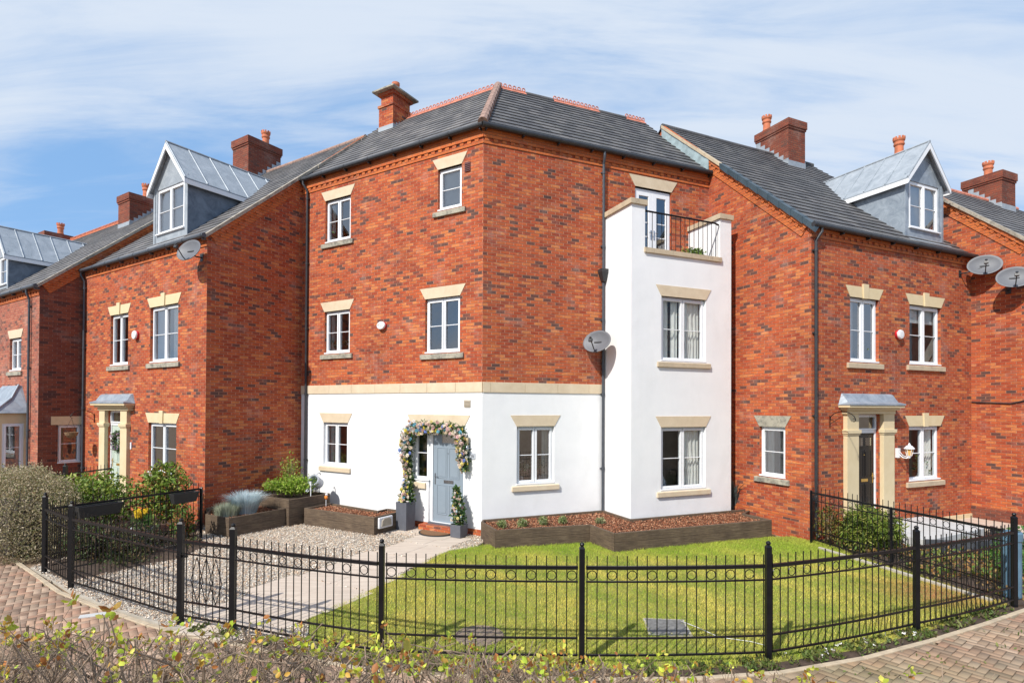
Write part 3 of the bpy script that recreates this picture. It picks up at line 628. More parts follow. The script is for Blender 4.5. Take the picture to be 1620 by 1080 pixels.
mb = MB(); mb.box(0, 3.4, -.008, .1, -.3, .149); mb.build('plinth', 'brick', main, FB)
corbel(main, FA, 0, WA, 9.24, e1=.01); corbel(main, FB, 0, WB, 9.24, e0=.01)
T2 = math.tan(R(54.14/2))
mr = roof(main, FA, lambda s: -.02, lambda s: WA - s*T2, -.14, DM, ZM, SM, 'roof_tile_old')
roof(main, FB, lambda s: s*T2, lambda s: WB+.02, -.14, DM, ZM, SM)
zr = ZM+SM*DM
# rear slopes and gable ends close the roof
roof(main, FA @ Matrix.Translation((0, 2*DM, 0)) @ Matrix.Rotation(math.pi, 4, 'Z'), lambda s: -(WA-(2*DM-s)*T2), lambda s: .02, -.1, DM, ZM, SM)
roof(main, FB @ Matrix.Translation((0, 2*DM, 0)) @ Matrix.Rotation(math.pi, 4, 'Z'), lambda s: -WB-.02, lambda s: -((2*DM-s)*T2), -.1, DM, ZM, SM)
mb = MB(); mb.poly([(0,0,0),(0,0,ZM),(0,DM,zr),(0,2*DM,ZM),(0,2*DM,0)]); mb.poly([(0,2*DM,0),(0,2*DM,ZM),(WA-2*DM*T2,2*DM,ZM),(WA-2*DM*T2,2*DM,0)]); mb.build('rear_wall', 'brick', main, FA)
mb = MB(); mb.poly([(WB,0,0),(WB,2*DM,0),(WB,2*DM,ZM),(WB,DM,zr),(WB,0,ZM)]); mb.poly([(2*DM*T2,2*DM,0),(2*DM*T2,2*DM,ZM),(WB,2*DM,ZM),(WB,2*DM,0)]); mb.build('rear_wall', 'brick', main, FB)
crest(mr, FA, 1.38, WA-DM*T2, DM, zr); crest(mr, FA, .1, .6, DM, zr)
crest(mr, FB, DM*T2, DM*T2+.9, DM, zr); crest(mr, FB, 3.35, 5.0, DM, zr); crest(mr, FB, 6.0, 6.78, DM, zr)
plainridge(mr, FB, DM*T2+.9, 3.35, DM, zr); plainridge(mr, FB, 5.0, 6.0, DM, zr)
a = fpt(FA, WA+.14*T2, -.14, ZM-.10); b = fpt(FA, WA-DM*T2, DM, zr+.02); mb = MB(); k = 11
for i in range(k):
    p, q = a.lerp(b, i/k), a.lerp(b, (i+.94)/k); mb.tube([p+Vector((0,0,.03)), q+Vector((0,0,.06))], [.125, .10], 10)
mb.build('hip_tile', 'hip_tile', mr)
gutter(main, FA, -.02, WA+.07, ZM-.10); gutter(main, FB, -.07, WB+.05, ZM-.10, r=.06)
mb = MB(); mb.tube([(-.075,-.135,ZM-.1),(.07,-.135,ZM-.1)], .07, 12); mb.build('gutter_joint', 'pipe', main, FB)
downpipe(main, FA, .27, ZM-.12, .55, off=-.1); downpipe(main, FB, 3.27, ZM-.12, .2, off=-.02, mat='pipe_grey')
mb = MB(); mb.add([(3.13,-.21,6.48),(3.41,-.21,6.48),(3.41,-.01,6.48),(3.13,-.01,6.48),(3.22,-.13,6.24),(3.32,-.13,6.24),(3.32,-.02,6.24),(3.22,-.02,6.24),(3.13,-.21,6.56),(3.41,-.21,6.56),(3.41,-.01,6.56),(3.13,-.01,6.56)],
      [(7,6,5,4),(4,5,1,0),(5,6,2,1),(6,7,3,2),(7,4,0,3),(0,1,9,8),(1,2,10,9),(2,3,11,10),(3,0,8,11),(8,9,10,11)]); mb.build('hopper', 'pipe', main, FB, bevel=.01)
# windows of the left facade
full_window(main, FA, *hA2[0], n=2, curtain=[(0,.2,'c')]); full_window(main, FA, *hA2[1], n=1, curtain=[(0,1,'blind')])
full_window(main, FA, *hA1[0], n=2, curtain=[(0,.16,'c')]); full_window(main, FA, *hA1[1], n=2)
full_window(main, FA, *hA0[0], n=2, smat='stone', curtain=[(0,.3,'c')]); full_window(main, FB, .89, 1.90, 1.15, 2.56, n=2, smat='stone', curtain=[(.78,1,'c')])
# entrance
lintel(main, FA, 4.29, 5.93, 2.56, 'stone')
w = window(main, FA, 4.31, 4.83, 1.17, 2.55, 1, name='side_light', fw=.05); sill(w, FA, 4.36, 4.74, 1.15, 'stone', h=.17, ex=.02)
MB().box(4.26, 4.84, .03, .12, .14, 1.0).build('rendered_panel', 'white_render', main, FA)
def panel_door(house, F, x0, x1, z0, z1, mat, fr='upvc', light=None, box='steel', y=.06, letter=True, cols=2, handle='l', hmat='steel'):
    f = MB(); t = .07; f.box(x0, x0+t, y, y+.08, z0, z1); f.box(x1-t, x1, y, y+.08, z0, z1); f.box(x0+t, x1-t, y, y+.08, z1-t, z1); f.box(x0+t, x1-t, y-.03, y+.08, z0, z0+.04)
    fo = f.build('door_frame', fr, house, F, bevel=.004)
    a, b, c, d = x0+t+.005, x1-t-.005, z0+.045, z1-t-.005; yd = y+.02
    m = MB(); m.box(a, b, yd, yd+.04, c, d); w = b-a; H = d-c
    rows = [(.08, .40), (.47, .80)]
    for i in range(2):
        xa, xb = a+w*(.13+.40*i), a+w*(.47+.40*i)
        for (r0, r1) in rows:
            za, zb = c+H*r0, c+H*r1
            m.torus  # raised moulding round a raised field
            for (p, q, u, v) in ((xa, xb, za, za+.018), (xa, xb, zb-.018, zb), (xa, xa+.018, za+.018, zb-.018), (xb-.018, xb, za+.018, zb-.018)): m.box(p, q, yd-.010, yd, u, v)
            m.box(xa+.04, xb-.04, yd-.008, yd, za+.04, zb-.04)
    o = m.build('door', mat, house, F, bevel=.004)
    for (p, q) in (light or []): MB().box(a+w*p, a+w*q, yd-.006, yd, c+H*.85, c+H*.945).build('door_light', 'window_glass', o, F)
    if letter:
        mb = MB(); mb.box(a+w*.36, a+w*.68, yd-.012, yd, c+H*.42, c+H*.455); mb.build('letter_box', box, o, F, bevel=.004)
    hx = a+w*.07 if handle == 'l' else b-w*.07
    mb = MB(); mb.box(hx-.015, hx+.015, yd-.01, yd, c+H*.40, c+H*.52); sgn = 1 if handle == 'l' else -1
    mb.tube([(hx, yd-.01, c+H*.49), (hx, yd-.045, c+H*.49), (hx+sgn*.11, yd-.05, c+H*.49)], .008, 6); mb.build('door_handle', hmat, o, F)
    MB().lathe([(.012,0),(.012,.012)], (0,0,0), 10).build('spyhole', hmat, o, F @ Matrix.Translation((a+w*.5, yd-.001, c+H*.74)) @ Matrix.Rotation(R(90), 4, 'X'))
    return o
panel_door(main, FA, 4.84, 5.92, .14, 2.55, 'door_blue', light=[(.30, .70)], box='steel')
MB().box(4.84, 5.92, -.04, .05, .10, .17).build('door_sill', 'planter_grey', main, FA)
MB().box(4.70, 6.05, -.22, -.009, -.02, .13).build('doorstep', 'brick', main, FA)
# ---- bay tower with balcony
zc_ = 7.9
wall(main, FF, 0, WF, .1, 6.77, [(.88,2.26,4.17,5.76),(.88,2.26,1.0,2.55)], 'white_render', 'bay_wall')
mb = MB(); mb.poly([(0,0,.1),(0,0,zc_),(0,1.2,zc_),(0,1.2,.1)]); mb.poly([(WF,0,.1),(WF,1.2,.1),(WF,1.2,zc_),(WF,0,zc_)])
mb.poly([(0,0,6.77),(.39,0,6.77),(.39,0,zc_),(0,0,zc_)]); mb.poly([(WF-.37,0,6.77),(WF,0,6.77),(WF,0,zc_),(WF-.37,0,zc_)])
mb.poly([(.39,0,6.7),(.39,1.2,6.7),(.39,1.2,zc_),(.39,0,zc_)]); mb.poly([(WF-.37,1.2,6.7),(WF-.37,0,6.7),(WF-.37,0,zc_),(WF-.37,1.2,zc_)])
mb.poly([(.39,.2,6.6),(.39,.2,6.77),(WF-.37,.2,6.77),(WF-.37,.2,6.6)]); mb.build('bay_wall', 'white_render', main, FF)
MB().box(.39, WF-.37, .2, 1.2, 6.5, 6.66).build('balcony_floor', 'slate_dark', main, FF)
mb = MB(); mb.box(0, WF, .0, 1.2, -.3, .099); mb.build('plinth', 'brick', main, FF)
mb = MB(); k = 3
mbR = MB(); mbC = MB()
for i in range(k): mb.box(-.05, .44, -.05+1.25*i/k+.003, -.05+1.25*(i+1)/k-.003, zc_, zc_+.13); mbR.box(WF-.42, WF+.05, -.05+1.25*i/k+.003, -.05+1.25*(i+1)/k-.003, zc_, zc_+.13)
xs = [.36, .64, 1.22, 1.80, 2.32, 2.76]
for a, b in zip(xs[:-1], xs[1:]): mbC.box(a+.003, b-.003, -.05, .24, 6.77, 6.89)
for m in (mb, mbR, mbC): m.build('coping', 'stone_coping', main, FF, bevel=.006)
mb = MB(); mb.tube([(.39,-.0,7.78),(2.56,0,7.76),(2.70,.03,7.74)], .024, 8)
for i in range(16): x = .46+i*.142; mb.tube([(x,0,6.88),(x,0,7.77)], .008, 6)
mb.build('balcony_railing', 'black_metal', main, FF)
full_window(main, FF, .88, 2.26, 4.17, 5.76, n=2, glass='window_glass_clear', smat='stone_coping', curtain=[(0,.22,'c'),(.30,.44,'c'),(.54,1,'tied')])
full_window(main, FF, .88, 2.26, 1.0, 2.55, n=2, glass='window_glass_clear', smat='stone', curtain=[(.54,1,'tied')])
# balcony door
lintel(main, FB, 4.28, 5.46, 8.9, 'stone', h=.30, ex=.2)
for i in range(2):
    a = 4.30+.57*i; b = a+.57; m = MB(); y = .04
    m.box(a, a+.13, y, y+.06, 6.73, 8.87); m.box(b-.13, b, y, y+.06, 6.73, 8.87); m.box(a+.13, b-.13, y, y+.06, 8.70, 8.87); m.box(a+.13, b-.13, y, y+.06, 6.73, 6.95)
    for z in (7.25, 7.62, 8.0): m.box(a+.13, b-.13, y+.012, y+.04, z-.012, z+.012)
    o = m.build('balcony_door', 'upvc', main, FB, bevel=.004)
    MB().poly([(a+.13,y+.03,6.95),(b-.13,y+.03,6.95),(b-.13,y+.03,8.70),(a+.13,y+.03,8.70)]).build('pane', 'window_glass', o, FB)
    hx = b-.05 if i == 0 else a+.05
    mb = MB(); mb.box(hx-.018, hx+.018, y-.012, y, 7.55, 7.80); mb.tube([(hx,y-.01,7.72),(hx,y-.05,7.72),(hx+(-.1 if i == 0 else .1),y-.05,7.72)], .009, 6); mb.build('door_handle', 'steel', o, FB)
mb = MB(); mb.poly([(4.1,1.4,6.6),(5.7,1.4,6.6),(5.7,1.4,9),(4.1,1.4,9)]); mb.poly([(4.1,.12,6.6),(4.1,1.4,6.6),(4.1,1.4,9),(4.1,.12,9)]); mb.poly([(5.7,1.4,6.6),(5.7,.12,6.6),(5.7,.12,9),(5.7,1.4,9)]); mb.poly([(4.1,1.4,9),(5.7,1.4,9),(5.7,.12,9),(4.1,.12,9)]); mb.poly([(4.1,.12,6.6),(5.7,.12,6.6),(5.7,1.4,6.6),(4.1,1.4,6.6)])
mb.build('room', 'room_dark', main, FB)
chimney(main, FA, .66, 1.28, 2.4, 3.3, 11.92, 13.26, [(.97, 2.85)], slab=True, zr=.6, mat='brick', crown=False)
# small fittings on the walls
def vent(F, x0, x1, z0, z1, mat):
    mb = MB(); mb.box(x0, x1, -.025, -.001, z0, z1)
    for i in range(4): z = z0+(z1-z0)*(.15+.2*i); mb.box(x0+.015, x1-.015, -.038, -.025, z, z+(z1-z0)*.09)
    mb.build('air_vent', mat, main, F)
vent(FA, 5.92, 6.10, 3.02, 3.19, 'vent'); vent(FA, 5.90, 6.06, 8.66, 8.88, 'vent_brown')

# ================================================================== RIGHT HOUSE
ZH, SH, DH = 7.30, .88, 5.2
rh = thing('brick_house', (RC.x, RC.y, 0), 'red brick house right of the white tower with black front door and lead dormer', 'house')
wall(rh, FQ, -8.2, WQ, 0.49, 7.16, [(1.76,2.52,1.33,2.57)], 'brick', extra=None)
zpk = ZH+SH*DH
o = MB().poly([(WQ,0,7.16),(WQ,0,ZH),(WQ-DH,0,zpk),(WQ-2*DH,0,ZH),(WQ-2*DH,0,7.16)]).build('gable_wall', 'brick', rh, FQ)
MB().box(-.2, WQ+.004, -.02, .1, .43, .50).build('plinth_course', 'brick_orange', rh, FQ); MB().box(-.2, WQ+.01, -.03, .1, -.3, .429).build('plinth', 'brick', rh, FQ)
verge_corbel(rh, FQ, WQ-.02, ZH+.0, WQ-DH+.1, zpk-.02)
hR = [(1.35,2.42,4.15,5.71),(3.65,5.0,4.17,5.71),(3.62,4.96,1.17,2.58),(1.50,2.40,.30,2.90)]
wall(rh, FR, 0, WR, .0, ZH, hR, 'brick')
corbel(rh, FR, 0, WR, 6.97, proud=.02, e0=.02, top=.27)
roof(rh, FR, lambda s: -.06, lambda s: WR+.4, -.14, DH, ZH, SH)
roof(rh, FR @ Matrix.Translation((0, 2*DH, 0)) @ Matrix.Rotation(math.pi, 4, 'Z'), lambda s: -WR-.4, lambda s: .06, -.14, DH, ZH, SH)
MB().poly([(WR,0,0),(WR,2*DH,0),(WR,2*DH,ZH),(WR,DH,zpk),(WR,0,ZH)]).build('rear_wall', 'brick', rh, FR); MB().poly([(WR,2*DH,0),(0,2*DH,0),(0,2*DH,ZH),(WR,2*DH,ZH)]).build('rear_wall', 'brick', rh, FR)
plainridge(rh, FR, -.05, 4.8, DH, zpk+.02); plainridge(rh, FR, 5.6, WR+.4, DH, zpk+.02)
# verge: old mortar bedding at the top, new plastic dry-verge units below
def lerp(a, b, t): return a+(b-a)*t
mb = MB(); s0, s1 = 2.75, DH; z = lambda s: ZH+SH*s
for i in range(14):
    a, b = lerp(s0, s1, i/14), lerp(s0, s1, (i+1)/14); j = random.uniform(-.008, .008)
    mb.add([(-.085+j,a,z(a)-.055),(-.085+j,b,z(b)-.055),(.03,b,z(b)-.055),(.03,a,z(a)-.055),(-.085+j,a,z(a)+.04),(-.085+j,b,z(b)+.04),(.03,b,z(b)+.045),(.03,a,z(a)+.045)], [(0,1,2,3),(4,7,6,5),(0,4,5,1),(1,5,6,2),(2,6,7,3),(3,7,4,0)])
mb.build('verge_mortar', 'stone_coping', rh, FR)
mb = MB(); n = 9
for i in range(n):
    a, b = lerp(-.16, 2.74, i/n), lerp(-.16, 2.74, (i+1)/n)
    t0, t1 = .055, .035
    mb.add([(-.10,a,z(a)-.13),(-.085,b,z(b)-.11),(-.10,a,z(a)+t0),(-.085,b,z(b)+t1),(.10,a,z(a)+t0+.004),(.10,b,z(b)+t1+.004),(-.06,a,z(a)-.13),(-.06,b,z(b)-.11)], [(0,2,3,1),(2,4,5,3),(0,6,4,2),(0,1,7,6)])
mb.build('verge_unit', 'blue_drum_dark' if 'blue_drum_dark' in MATS else plain('blue_drum_dark', (.045, .07, .09), .5, var=.25, nscale=3).name, rh, FR)
# lead flashing between the corner house roof and this gable
mb = MB(); 
for i in range(6):
    a, b = lerp(.05, -DH+WQ, i/6), lerp(.05, -DH+WQ, (i+1)/6)
    zm = lambda u: ZM+SM*(-u)-.02
    zt = lambda u: ZH+SH*(WQ-u)-.03
    mb.poly([(a,-.062,zm(a)),(b,-.062,zm(b)),(b,-.062,max(zm(b)+.05,zt(b))),(a,-.062,max(zm(a)+.05,zt(a)))])
mb.build('flashing', 'lead_flash_green', rh, FQ)
gutter(rh, FR, -.1, WR+.32, ZH-.08); downpipe(rh, FR, .08, ZH-.1, .1, off=.1)
full_window(rh, FR, *hR[0], n=2, key=True, lmat='stone_cream', smat='stone_coping', curtain=[(.0,.3,'blind')])
full_window(rh, FR, *hR[1], n=2, glass='window_glass_clear', key=True, lmat='stone_cream', smat='stone_coping', curtain=[(0,1,'halfblind')])
full_window(rh, FR, *hR[2], n=2, glass='window_glass_clear', key=True, lmat='stone_cream', smat='stone_coping', curtain=[(.7,1,'c')])
full_window(rh, FQ, 1.76, 2.52, 1.33, 2.57, n=1, lmat='stone_weathered', curtain=[(0,.35,'c')])
def porch(house, F, x0, x1, pl, pr, zb, ztop, mat='stone_cream'):
    """door surround: two pilasters, cornice and small lead roof; pl, pr = pilaster spans"""
    for (a, b) in (pl, pr):
        m = MB(); m.box(a, b, -.10, .02, zb, ztop); m.box(a-.04, b+.04, -.14, .02, ztop-.46, ztop-.38); m.box(a-.02, b+.02, -.12, .02, ztop-.50, ztop-.46); m.box(a-.03, b+.03, -.13, .02, zb, zb+.22)
        m.build('pilaster', mat, house, F, bevel=.004)
    m = MB(); m.box(x0+.12, x1-.12, -.13, .02, ztop, ztop+.09); m.box(x0+.06, x1-.06, -.20, .02, ztop+.09, ztop+.15); m.box(x0, x1, -.28, .02, ztop+.15, ztop+.21)
    m.build('cornice', mat, house, F, bevel=.006)
    m = MB(); a, b = x0-.01, x1+.01; z = ztop+.211
    m.add([(a,-.30,z),(b,-.30,z),(b,.0,z),(a,.0,z),(a,-.30,z+.035),(b,-.30,z+.035),(b-.10,-.17,z+.08),(a+.10,-.17,z+.08),(b-.12,-.06,z+.25),(a+.12,-.06,z+.25),(b-.12,.0,z+.28),(a+.12,.0,z+.28)],
          [(0,3,2,1),(0,1,5,4),(4,5,6,7),(7,6,8,9),(9,8,10,11),(1,2,10,8,6,5),(3,0,4,7,9,11)])
    m.build('lead_canopy', 'lead', house, F)
porch(rh, FR, .93, 2.99, (1.10, 1.52), (2.45, 2.87), .1, 2.90)
o = panel_door(rh, FR, 1.52, 2.42, .34, 2.50, 'door_black', light=[(.13,.42),(.56,.85)], box='brass', handle='r', hmat='brass')
window(rh, FR, 1.52, 2.42, 2.48, 2.89, 1, y=.06, name='fanlight', cill=False, bar=None, fw=.035, sw=.03)
MB().box(1.35, 2.6, -.5, 0, 0, .3).build('doorstep', 'concrete_pale', rh, FR, bevel=.01)
MB().box(3.0, WR-.02, -.03, .0, .0, .16).build('plinth', 'stone_cream', rh, FR)
chimney(rh, FR, 4.8, 5.62, 4.55, 5.9, ZH+SH*4.55, 12.9, [(4.98, 5.6)], zr=SH)
dormer(rh, FR, 4.2, 5.85, .42, 7.72, 9.33, 10.3, ZH, SH, curtain=[(.0,1,'blind')])

# ================================================================== FAR RIGHT HOUSE
fh = thing('brick_house', (RE.x, RE.y, 0), 'brick house cut by the right edge showing only its long side wall', 'house')
WT = 1.35; zT = ZH+.0; DT = 3.35
wall(fh, FT, WT-2*DT, WT, .35, 7.16, [], 'brick'); MB().poly([(WT,0,7.16),(WT,0,zT),(WT-DT,0,zT+SH*DT),(WT-2*DT,0,zT),(WT-2*DT,0,7.16)]).build('gable_wall', 'brick', fh, FT)
MB().box(-.1, WT, -.03, .05, -.3, .349).build('plinth', 'brick_brown_shaded', fh, FT)
verge_corbel(fh, FT, WT-.02, zT, WT-DT+.1, zT+SH*DT)
FT2 = frame(fpt(FT, WT, 0, 0).x, fpt(FT, WT, 0, 0).y, 24.31)
wall(fh, FT2, 0, 7, 0, zT, [], 'brick'); roof(fh, FT2, lambda s: -.07, lambda s: 7, -.14, DT, zT, SH, 'roof_tile_old'); corbel(fh, FT2, 0, 7, 6.97, top=.27)
roof(fh, FT2 @ Matrix.Translation((0, 2*DT, 0)) @ Matrix.Rotation(math.pi, 4, 'Z'), lambda s: -7, lambda s: .07, -.14, DT, zT, SH)
MB().poly([(7,0,0),(7,2*DT,0),(7,2*DT,zT),(7,DT,zT+SH*DT),(7,0,zT)]).build('rear_wall', 'brick', fh, FT2); MB().poly([(7,2*DT,0),(0,2*DT,0),(0,2*DT,zT),(7,2*DT,zT)]).build('rear_wall', 'brick', fh, FT2)
mb = MB()
for i in range(22):
    a, b = DT*i/22, DT*(i+1)/22; j = random.uniform(-.012, .012); z = lambda s: zT+SH*s
    mb.add([(-.10+j,a,z(a)-.06),(-.10+j,b,z(b)-.06),(.03,b,z(b)-.06),(.03,a,z(a)-.06),(-.10+j,a,z(a)+.04),(-.10+j,b,z(b)+.04),(.03,b,z(b)+.045),(.03,a,z(a)+.045)], [(0,1,2,3),(4,7,6,5),(0,4,5,1),(1,5,6,2),(2,6,7,3),(3,7,4,0)])
mb.build('verge_mortar', 'mortar_verge', fh, FT2)
gutter(fh, FT2, -.1, 7, zT-.08); plainridge(fh, FT2, 0, 6.9, DT, zT+SH*DT, 'terracotta_pink')
c0 = (FT2.inverted() @ FR @ Vector((11.4, 1.55, 0)))
chimney(fh, FT2, c0.x, c0.x+.85, c0.y, c0.y+1.15, zT+SH*c0.y, 11.15, [(c0.x+.45, c0.y+.6)], zr=SH)
c0 = FT2.inverted() @ FR @ Vector((6.62, 1.75, 0)); chimney(fh, FT2, c0.x, c0.x+.7, c0.y, c0.y+.8, zT+SH*c0.y, 11.0, [(c0.x+.2, c0.y+.4)], zr=SH)
mb = MB(); mb.tube([(.02,-.02,3.22),(.9,-.02,3.18),(1.14,-.02,3.24),(1.3,-.02,3.30)], .018, 6); mb.build('wall_cable', 'pipe', fh, FT)

# ================================================================== LEFT HOUSE
lh = thing('brick_house', (-7.71, 14.07, 0), 'red brick house left of the corner house with pale green door wearing a wreath', 'house')
ZL = 7.36; zlp = ZL+SH*DH
wall(lh, FG, 0, 8.2, -.1, 7.2, [], 'brick'); MB().poly([(0,0,7.2),(0,0,ZL),(DH,0,zlp),(2*DH,0,ZL),(2*DH,0,7.2)][::-1]).build('gable_wall', 'brick', lh, FG)
verge_corbel(lh, FG, .02, ZL, DH-.1, zlp-.02)
hL = [(1.81,2.94,4.2,5.72),(4.24,5.73,4.2,5.74),(4.21,5.70,1.15,2.54),(1.74,2.73,.30,2.86)]
wall(lh, FL, 0, WL, -.1, ZL, hL, 'brick'); corbel(lh, FL, 0, WL, 7.04, e1=.02, top=.26)
roof(lh, FL, lambda s: -.3, lambda s: WL+.06, -.14, DH, ZL, SH, 'roof_tile_old')
roof(lh, FL @ Matrix.Translation((0, 2*DH, 0)) @ Matrix.Rotation(math.pi, 4, 'Z'), lambda s: -WL-.06, lambda s: .3, -.14, DH, ZL, SH)
MB().poly([(0,2*DH,0),(0,0,0),(0,0,ZL),(0,DH,zlp),(0,2*DH,ZL)]).build('rear_wall', 'brick', lh, FL); MB().poly([(WL,2*DH,0),(0,2*DH,0),(0,2*DH,ZL),(WL,2*DH,ZL)]).build('rear_wall', 'brick', lh, FL)
plainridge(lh, FL, .9, WL+.05, DH, zlp, 'hip_tile')
mb = MB()
for i in range(22):
    a, b = lerp(-.1, DH, i/22), lerp(-.1, DH, (i+1)/22); j = random.uniform(-.012, .012); z = lambda s: ZL+SH*s; X = WL
    mb.add([(X+.095+j,a,z(a)-.06),(X+.095+j,b,z(b)-.06),(X-.03,b,z(b)-.06),(X-.03,a,z(a)-.06),(X+.095+j,a,z(a)+.04),(X+.095+j,b,z(b)+.04),(X-.03,b,z(b)+.045),(X-.03,a,z(a)+.045)], [(3,2,1,0),(5,6,7,4),(1,5,4,0),(2,6,5,1),(3,7,6,2),(0,4,7,3)])
mb.build('verge_mortar', 'mortar_verge', lh, FL)
mb = MB()
for i in range(6):
    a, b = lerp(2.75, DH, i/6), lerp(2.75, DH, (i+1)/6)
    zm = lambda u: ZM+SM*(u-2.83)-.02; zt = lambda u: ZL+SH*u-.03
    mb.poly([(a,-.062,zm(a)),(b,-.062,zm(b)),(b,-.062,max(zm(b)+.04,zt(b))),(a,-.062,max(zm(a)+.04,zt(a)))])
mb.build('flashing', 'lead_dark', lh, FG)
gutter(lh, FL, -.05, WL+.1, ZL-.08, mat='pipe_grey'); downpipe(lh, FL, .10, ZL-.1, .1, off=-.05, mat='pipe_grey')
full_window(lh, FL, *hL[0], n=2, key=True, lmat='stone_cream'); full_window(lh, FL, *hL[1], n=2, key=True, lmat='stone_cream', curtain=[(0,.45,'blind'),(.6,1,'c')])
full_window(lh, FL, *hL[2], n=2, key=True, lmat='stone_cream')
porch(lh, FL, 1.2, 3.4, (1.36, 1.73), (2.74, 3.14), .05, 2.86)
panel_door(lh, FL, 1.74, 2.73, .30, 2.48, 'door_green', box='brass', handle='l', hmat='brass')
window(lh, FL, 1.74, 2.73, 2.46, 2.86, 1, y=.06, name='fanlight', cill=False, bar=None, fw=.035, sw=.03)
MB().box(1.5, 2.9, -.5, 0, 0, .27).build('doorstep', 'concrete_pale', lh, FL, bevel=.01)
chimney(lh, FL, .80, 1.80, 4.4, 5.75, ZL+SH*4.4, 13.03, [(1.5, 5.3)], zr=SH)
dormer(lh, FL, 3.55, 5.36, .40, 7.76, 9.40, 10.46, ZL, SH, frontmat='lead_light', cheekmat='lead_dark', curtain=[(0,1,'blind')])

# ================================================================== FAR LEFT HOUSE (its roof sits lower)
xh = thing('brick_house', (-14.33, 16.91, 0), 'brown brick house cut by the left edge with a lead bay canopy', 'house')
ZX = 6.68; W2 = 16.; zxp = ZX+SH*DH
wall(xh, FG2, 0, 1.18, -.1, ZX, [(.50,1.12,1.2,2.4)], 'brick_brown_shaded'); MB().poly([(0,0,ZX),(2*DH,0,ZX),(DH,0,zxp)]).build('gable_wall', 'brick_brown_shaded', xh, FG2); MB().poly([(1.18,0,0),(2*DH,0,0),(2*DH,0,ZX),(1.18,0,ZX)]).build('gable_wall', 'brick_brown_shaded', xh, FG2)
verge_corbel(xh, FG2, .02, ZX, DH, zxp)
wall(xh, FL2, 0, W2, -.1, ZX, [(W2-2.45,W2-1.43,4.1,5.15)], 'brick_pinkish'); corbel(xh, FL2, 0, W2, 6.34, top=.28)
roof(xh, FL2, lambda s: 0, lambda s: W2+.07, -.14, DH, ZX, SH, 'roof_tile_old')
roof(xh, FL2 @ Matrix.Translation((0, 2*DH, 0)) @ Matrix.Rotation(math.pi, 4, 'Z'), lambda s: -W2-.07, lambda s: 0, -.14, DH, ZX, SH)
MB().poly([(0,2*DH,0),(0,0,0),(0,0,ZX),(0,DH,zxp),(0,2*DH,ZX)]).build('rear_wall', 'brick', xh, FL2); MB().poly([(W2,2*DH,0),(0,2*DH,0),(0,2*DH,ZX),(W2,2*DH,ZX)]).build('rear_wall', 'brick', xh, FL2)
mb = MB(); z = lambda s: ZX+SH*s
for i in range(16):
    a, b = lerp(-.1, DH, i/16), lerp(-.1, DH, (i+1)/16); X = W2
    mb.add([(X+.095,a,z(a)-.06),(X+.095,b,z(b)-.06),(X-.03,b,z(b)-.06),(X-.03,a,z(a)-.06),(X+.095,a,z(a)+.04),(X+.095,b,z(b)+.04),(X-.03,b,z(b)+.045),(X-.03,a,z(a)+.045)], [(3,2,1,0),(5,6,7,4),(1,5,4,0),(2,6,5,1),(3,7,6,2),(0,4,7,3)])
mb.build('verge_mortar', 'mortar_verge', xh, FL2)
crest(xh, FL2, 0, W2, DH, zxp, 'terracotta')
gutter(xh, FL2, 0, W2+.1, ZX-.08, mat='pipe_grey'); downpipe(xh, FL2, W2-.62, ZX-.1, .1, mat='pipe_grey')
full_window(xh, FL2, W2-2.45, W2-1.43, 4.1, 5.15, n=2); o = window(xh, FG2, .50, 1.12, 1.2, 2.4, n=1); MB().box(.32, 1.15, -.012, .05, 2.4, 2.66).build('lintel', 'stone_cream', o, FG2)
chimney(xh, FL2, W2-4.72, W2-3.75, 4.0, 5.1, ZX+SH*4.0, 11.52, [(W2-3.95, 4.7)], zr=SH); chimney(xh, FL2, W2-14., W2-12.95, 4.2, 5.4, ZX+SH*4.2, 11.55, [(W2-13.2, 4.9)], zr=SH)
dormer(xh, FL2, W2-6.15, W2-4.5, .5, 7.1, 8.45, 9.45, ZX, SH, frontmat='lead_light', cheekmat='lead_dark')
# bay window with lead canopy at the edge of the picture
bx0, bx1 = W2-3.3, W2-.85
m = MB(); m.box(bx0, bx1, -.7, 0, .0, .95); m.build('bay_wall', 'stone_cream', xh, FL2)
FBW = FL2 @ Matrix.Translation((bx1-1.1, -.7, 0))
m = MB(); m.box(bx1-.12, bx1, -.7, -.60, .951, 2.75); m.box(bx1-.12, bx1, -.08, 0, .951, 2.75); m.box(bx1-.12, bx1, -.60, -.08, 2.45, 2.75); m.box(bx0, bx0+.14, -.7, 0, .951, 2.75); m.box(bx0+.14, bx1-.14, -.7, -.5, 2.45, 2.75); m.build('bay_frame', 'stone_cream', xh, FL2)
window(xh, FL2 @ Matrix.Translation((bx1, -.7, 0)) @ Matrix.Rotation(R(90), 4, 'Z'), .10, .62, .96, 2.45, n=1, y=.02, room='small')
window(xh, FL2 @ Matrix.Translation((0, -.72, 0)), bx1-1.05, bx1-.14, .96, 2.45, n=1, room='small'); window(xh, FL2 @ Matrix.Translation((0, -.72, 0)), bx0+.14, bx1-1.05, .96, 2.45, n=2, room='small')
m = MB(); a, b = bx0-.1, bx1+.12
m.add([(a,-.85,2.76),(b,-.85,2.76),(b,0,2.76),(a,0,2.76),(b-.35,-.32,3.2),(a+.35,-.32,3.2),(b-.6,-.08,3.62),(a+.6,-.08,3.62),(b-.6,0,3.62),(a+.6,0,3.62)], [(0,3,2,1),(0,1,4,5),(5,4,6,7),(7,6,8,9),(1,2,8,6,4),(3,0,5,7,9)])
m.tube([(b,-.85,2.78),(b-.35,-.32,3.22),(b-.6,-.08,3.64)], .03, 6); m.build('bay_canopy', 'lead', xh, FL2)

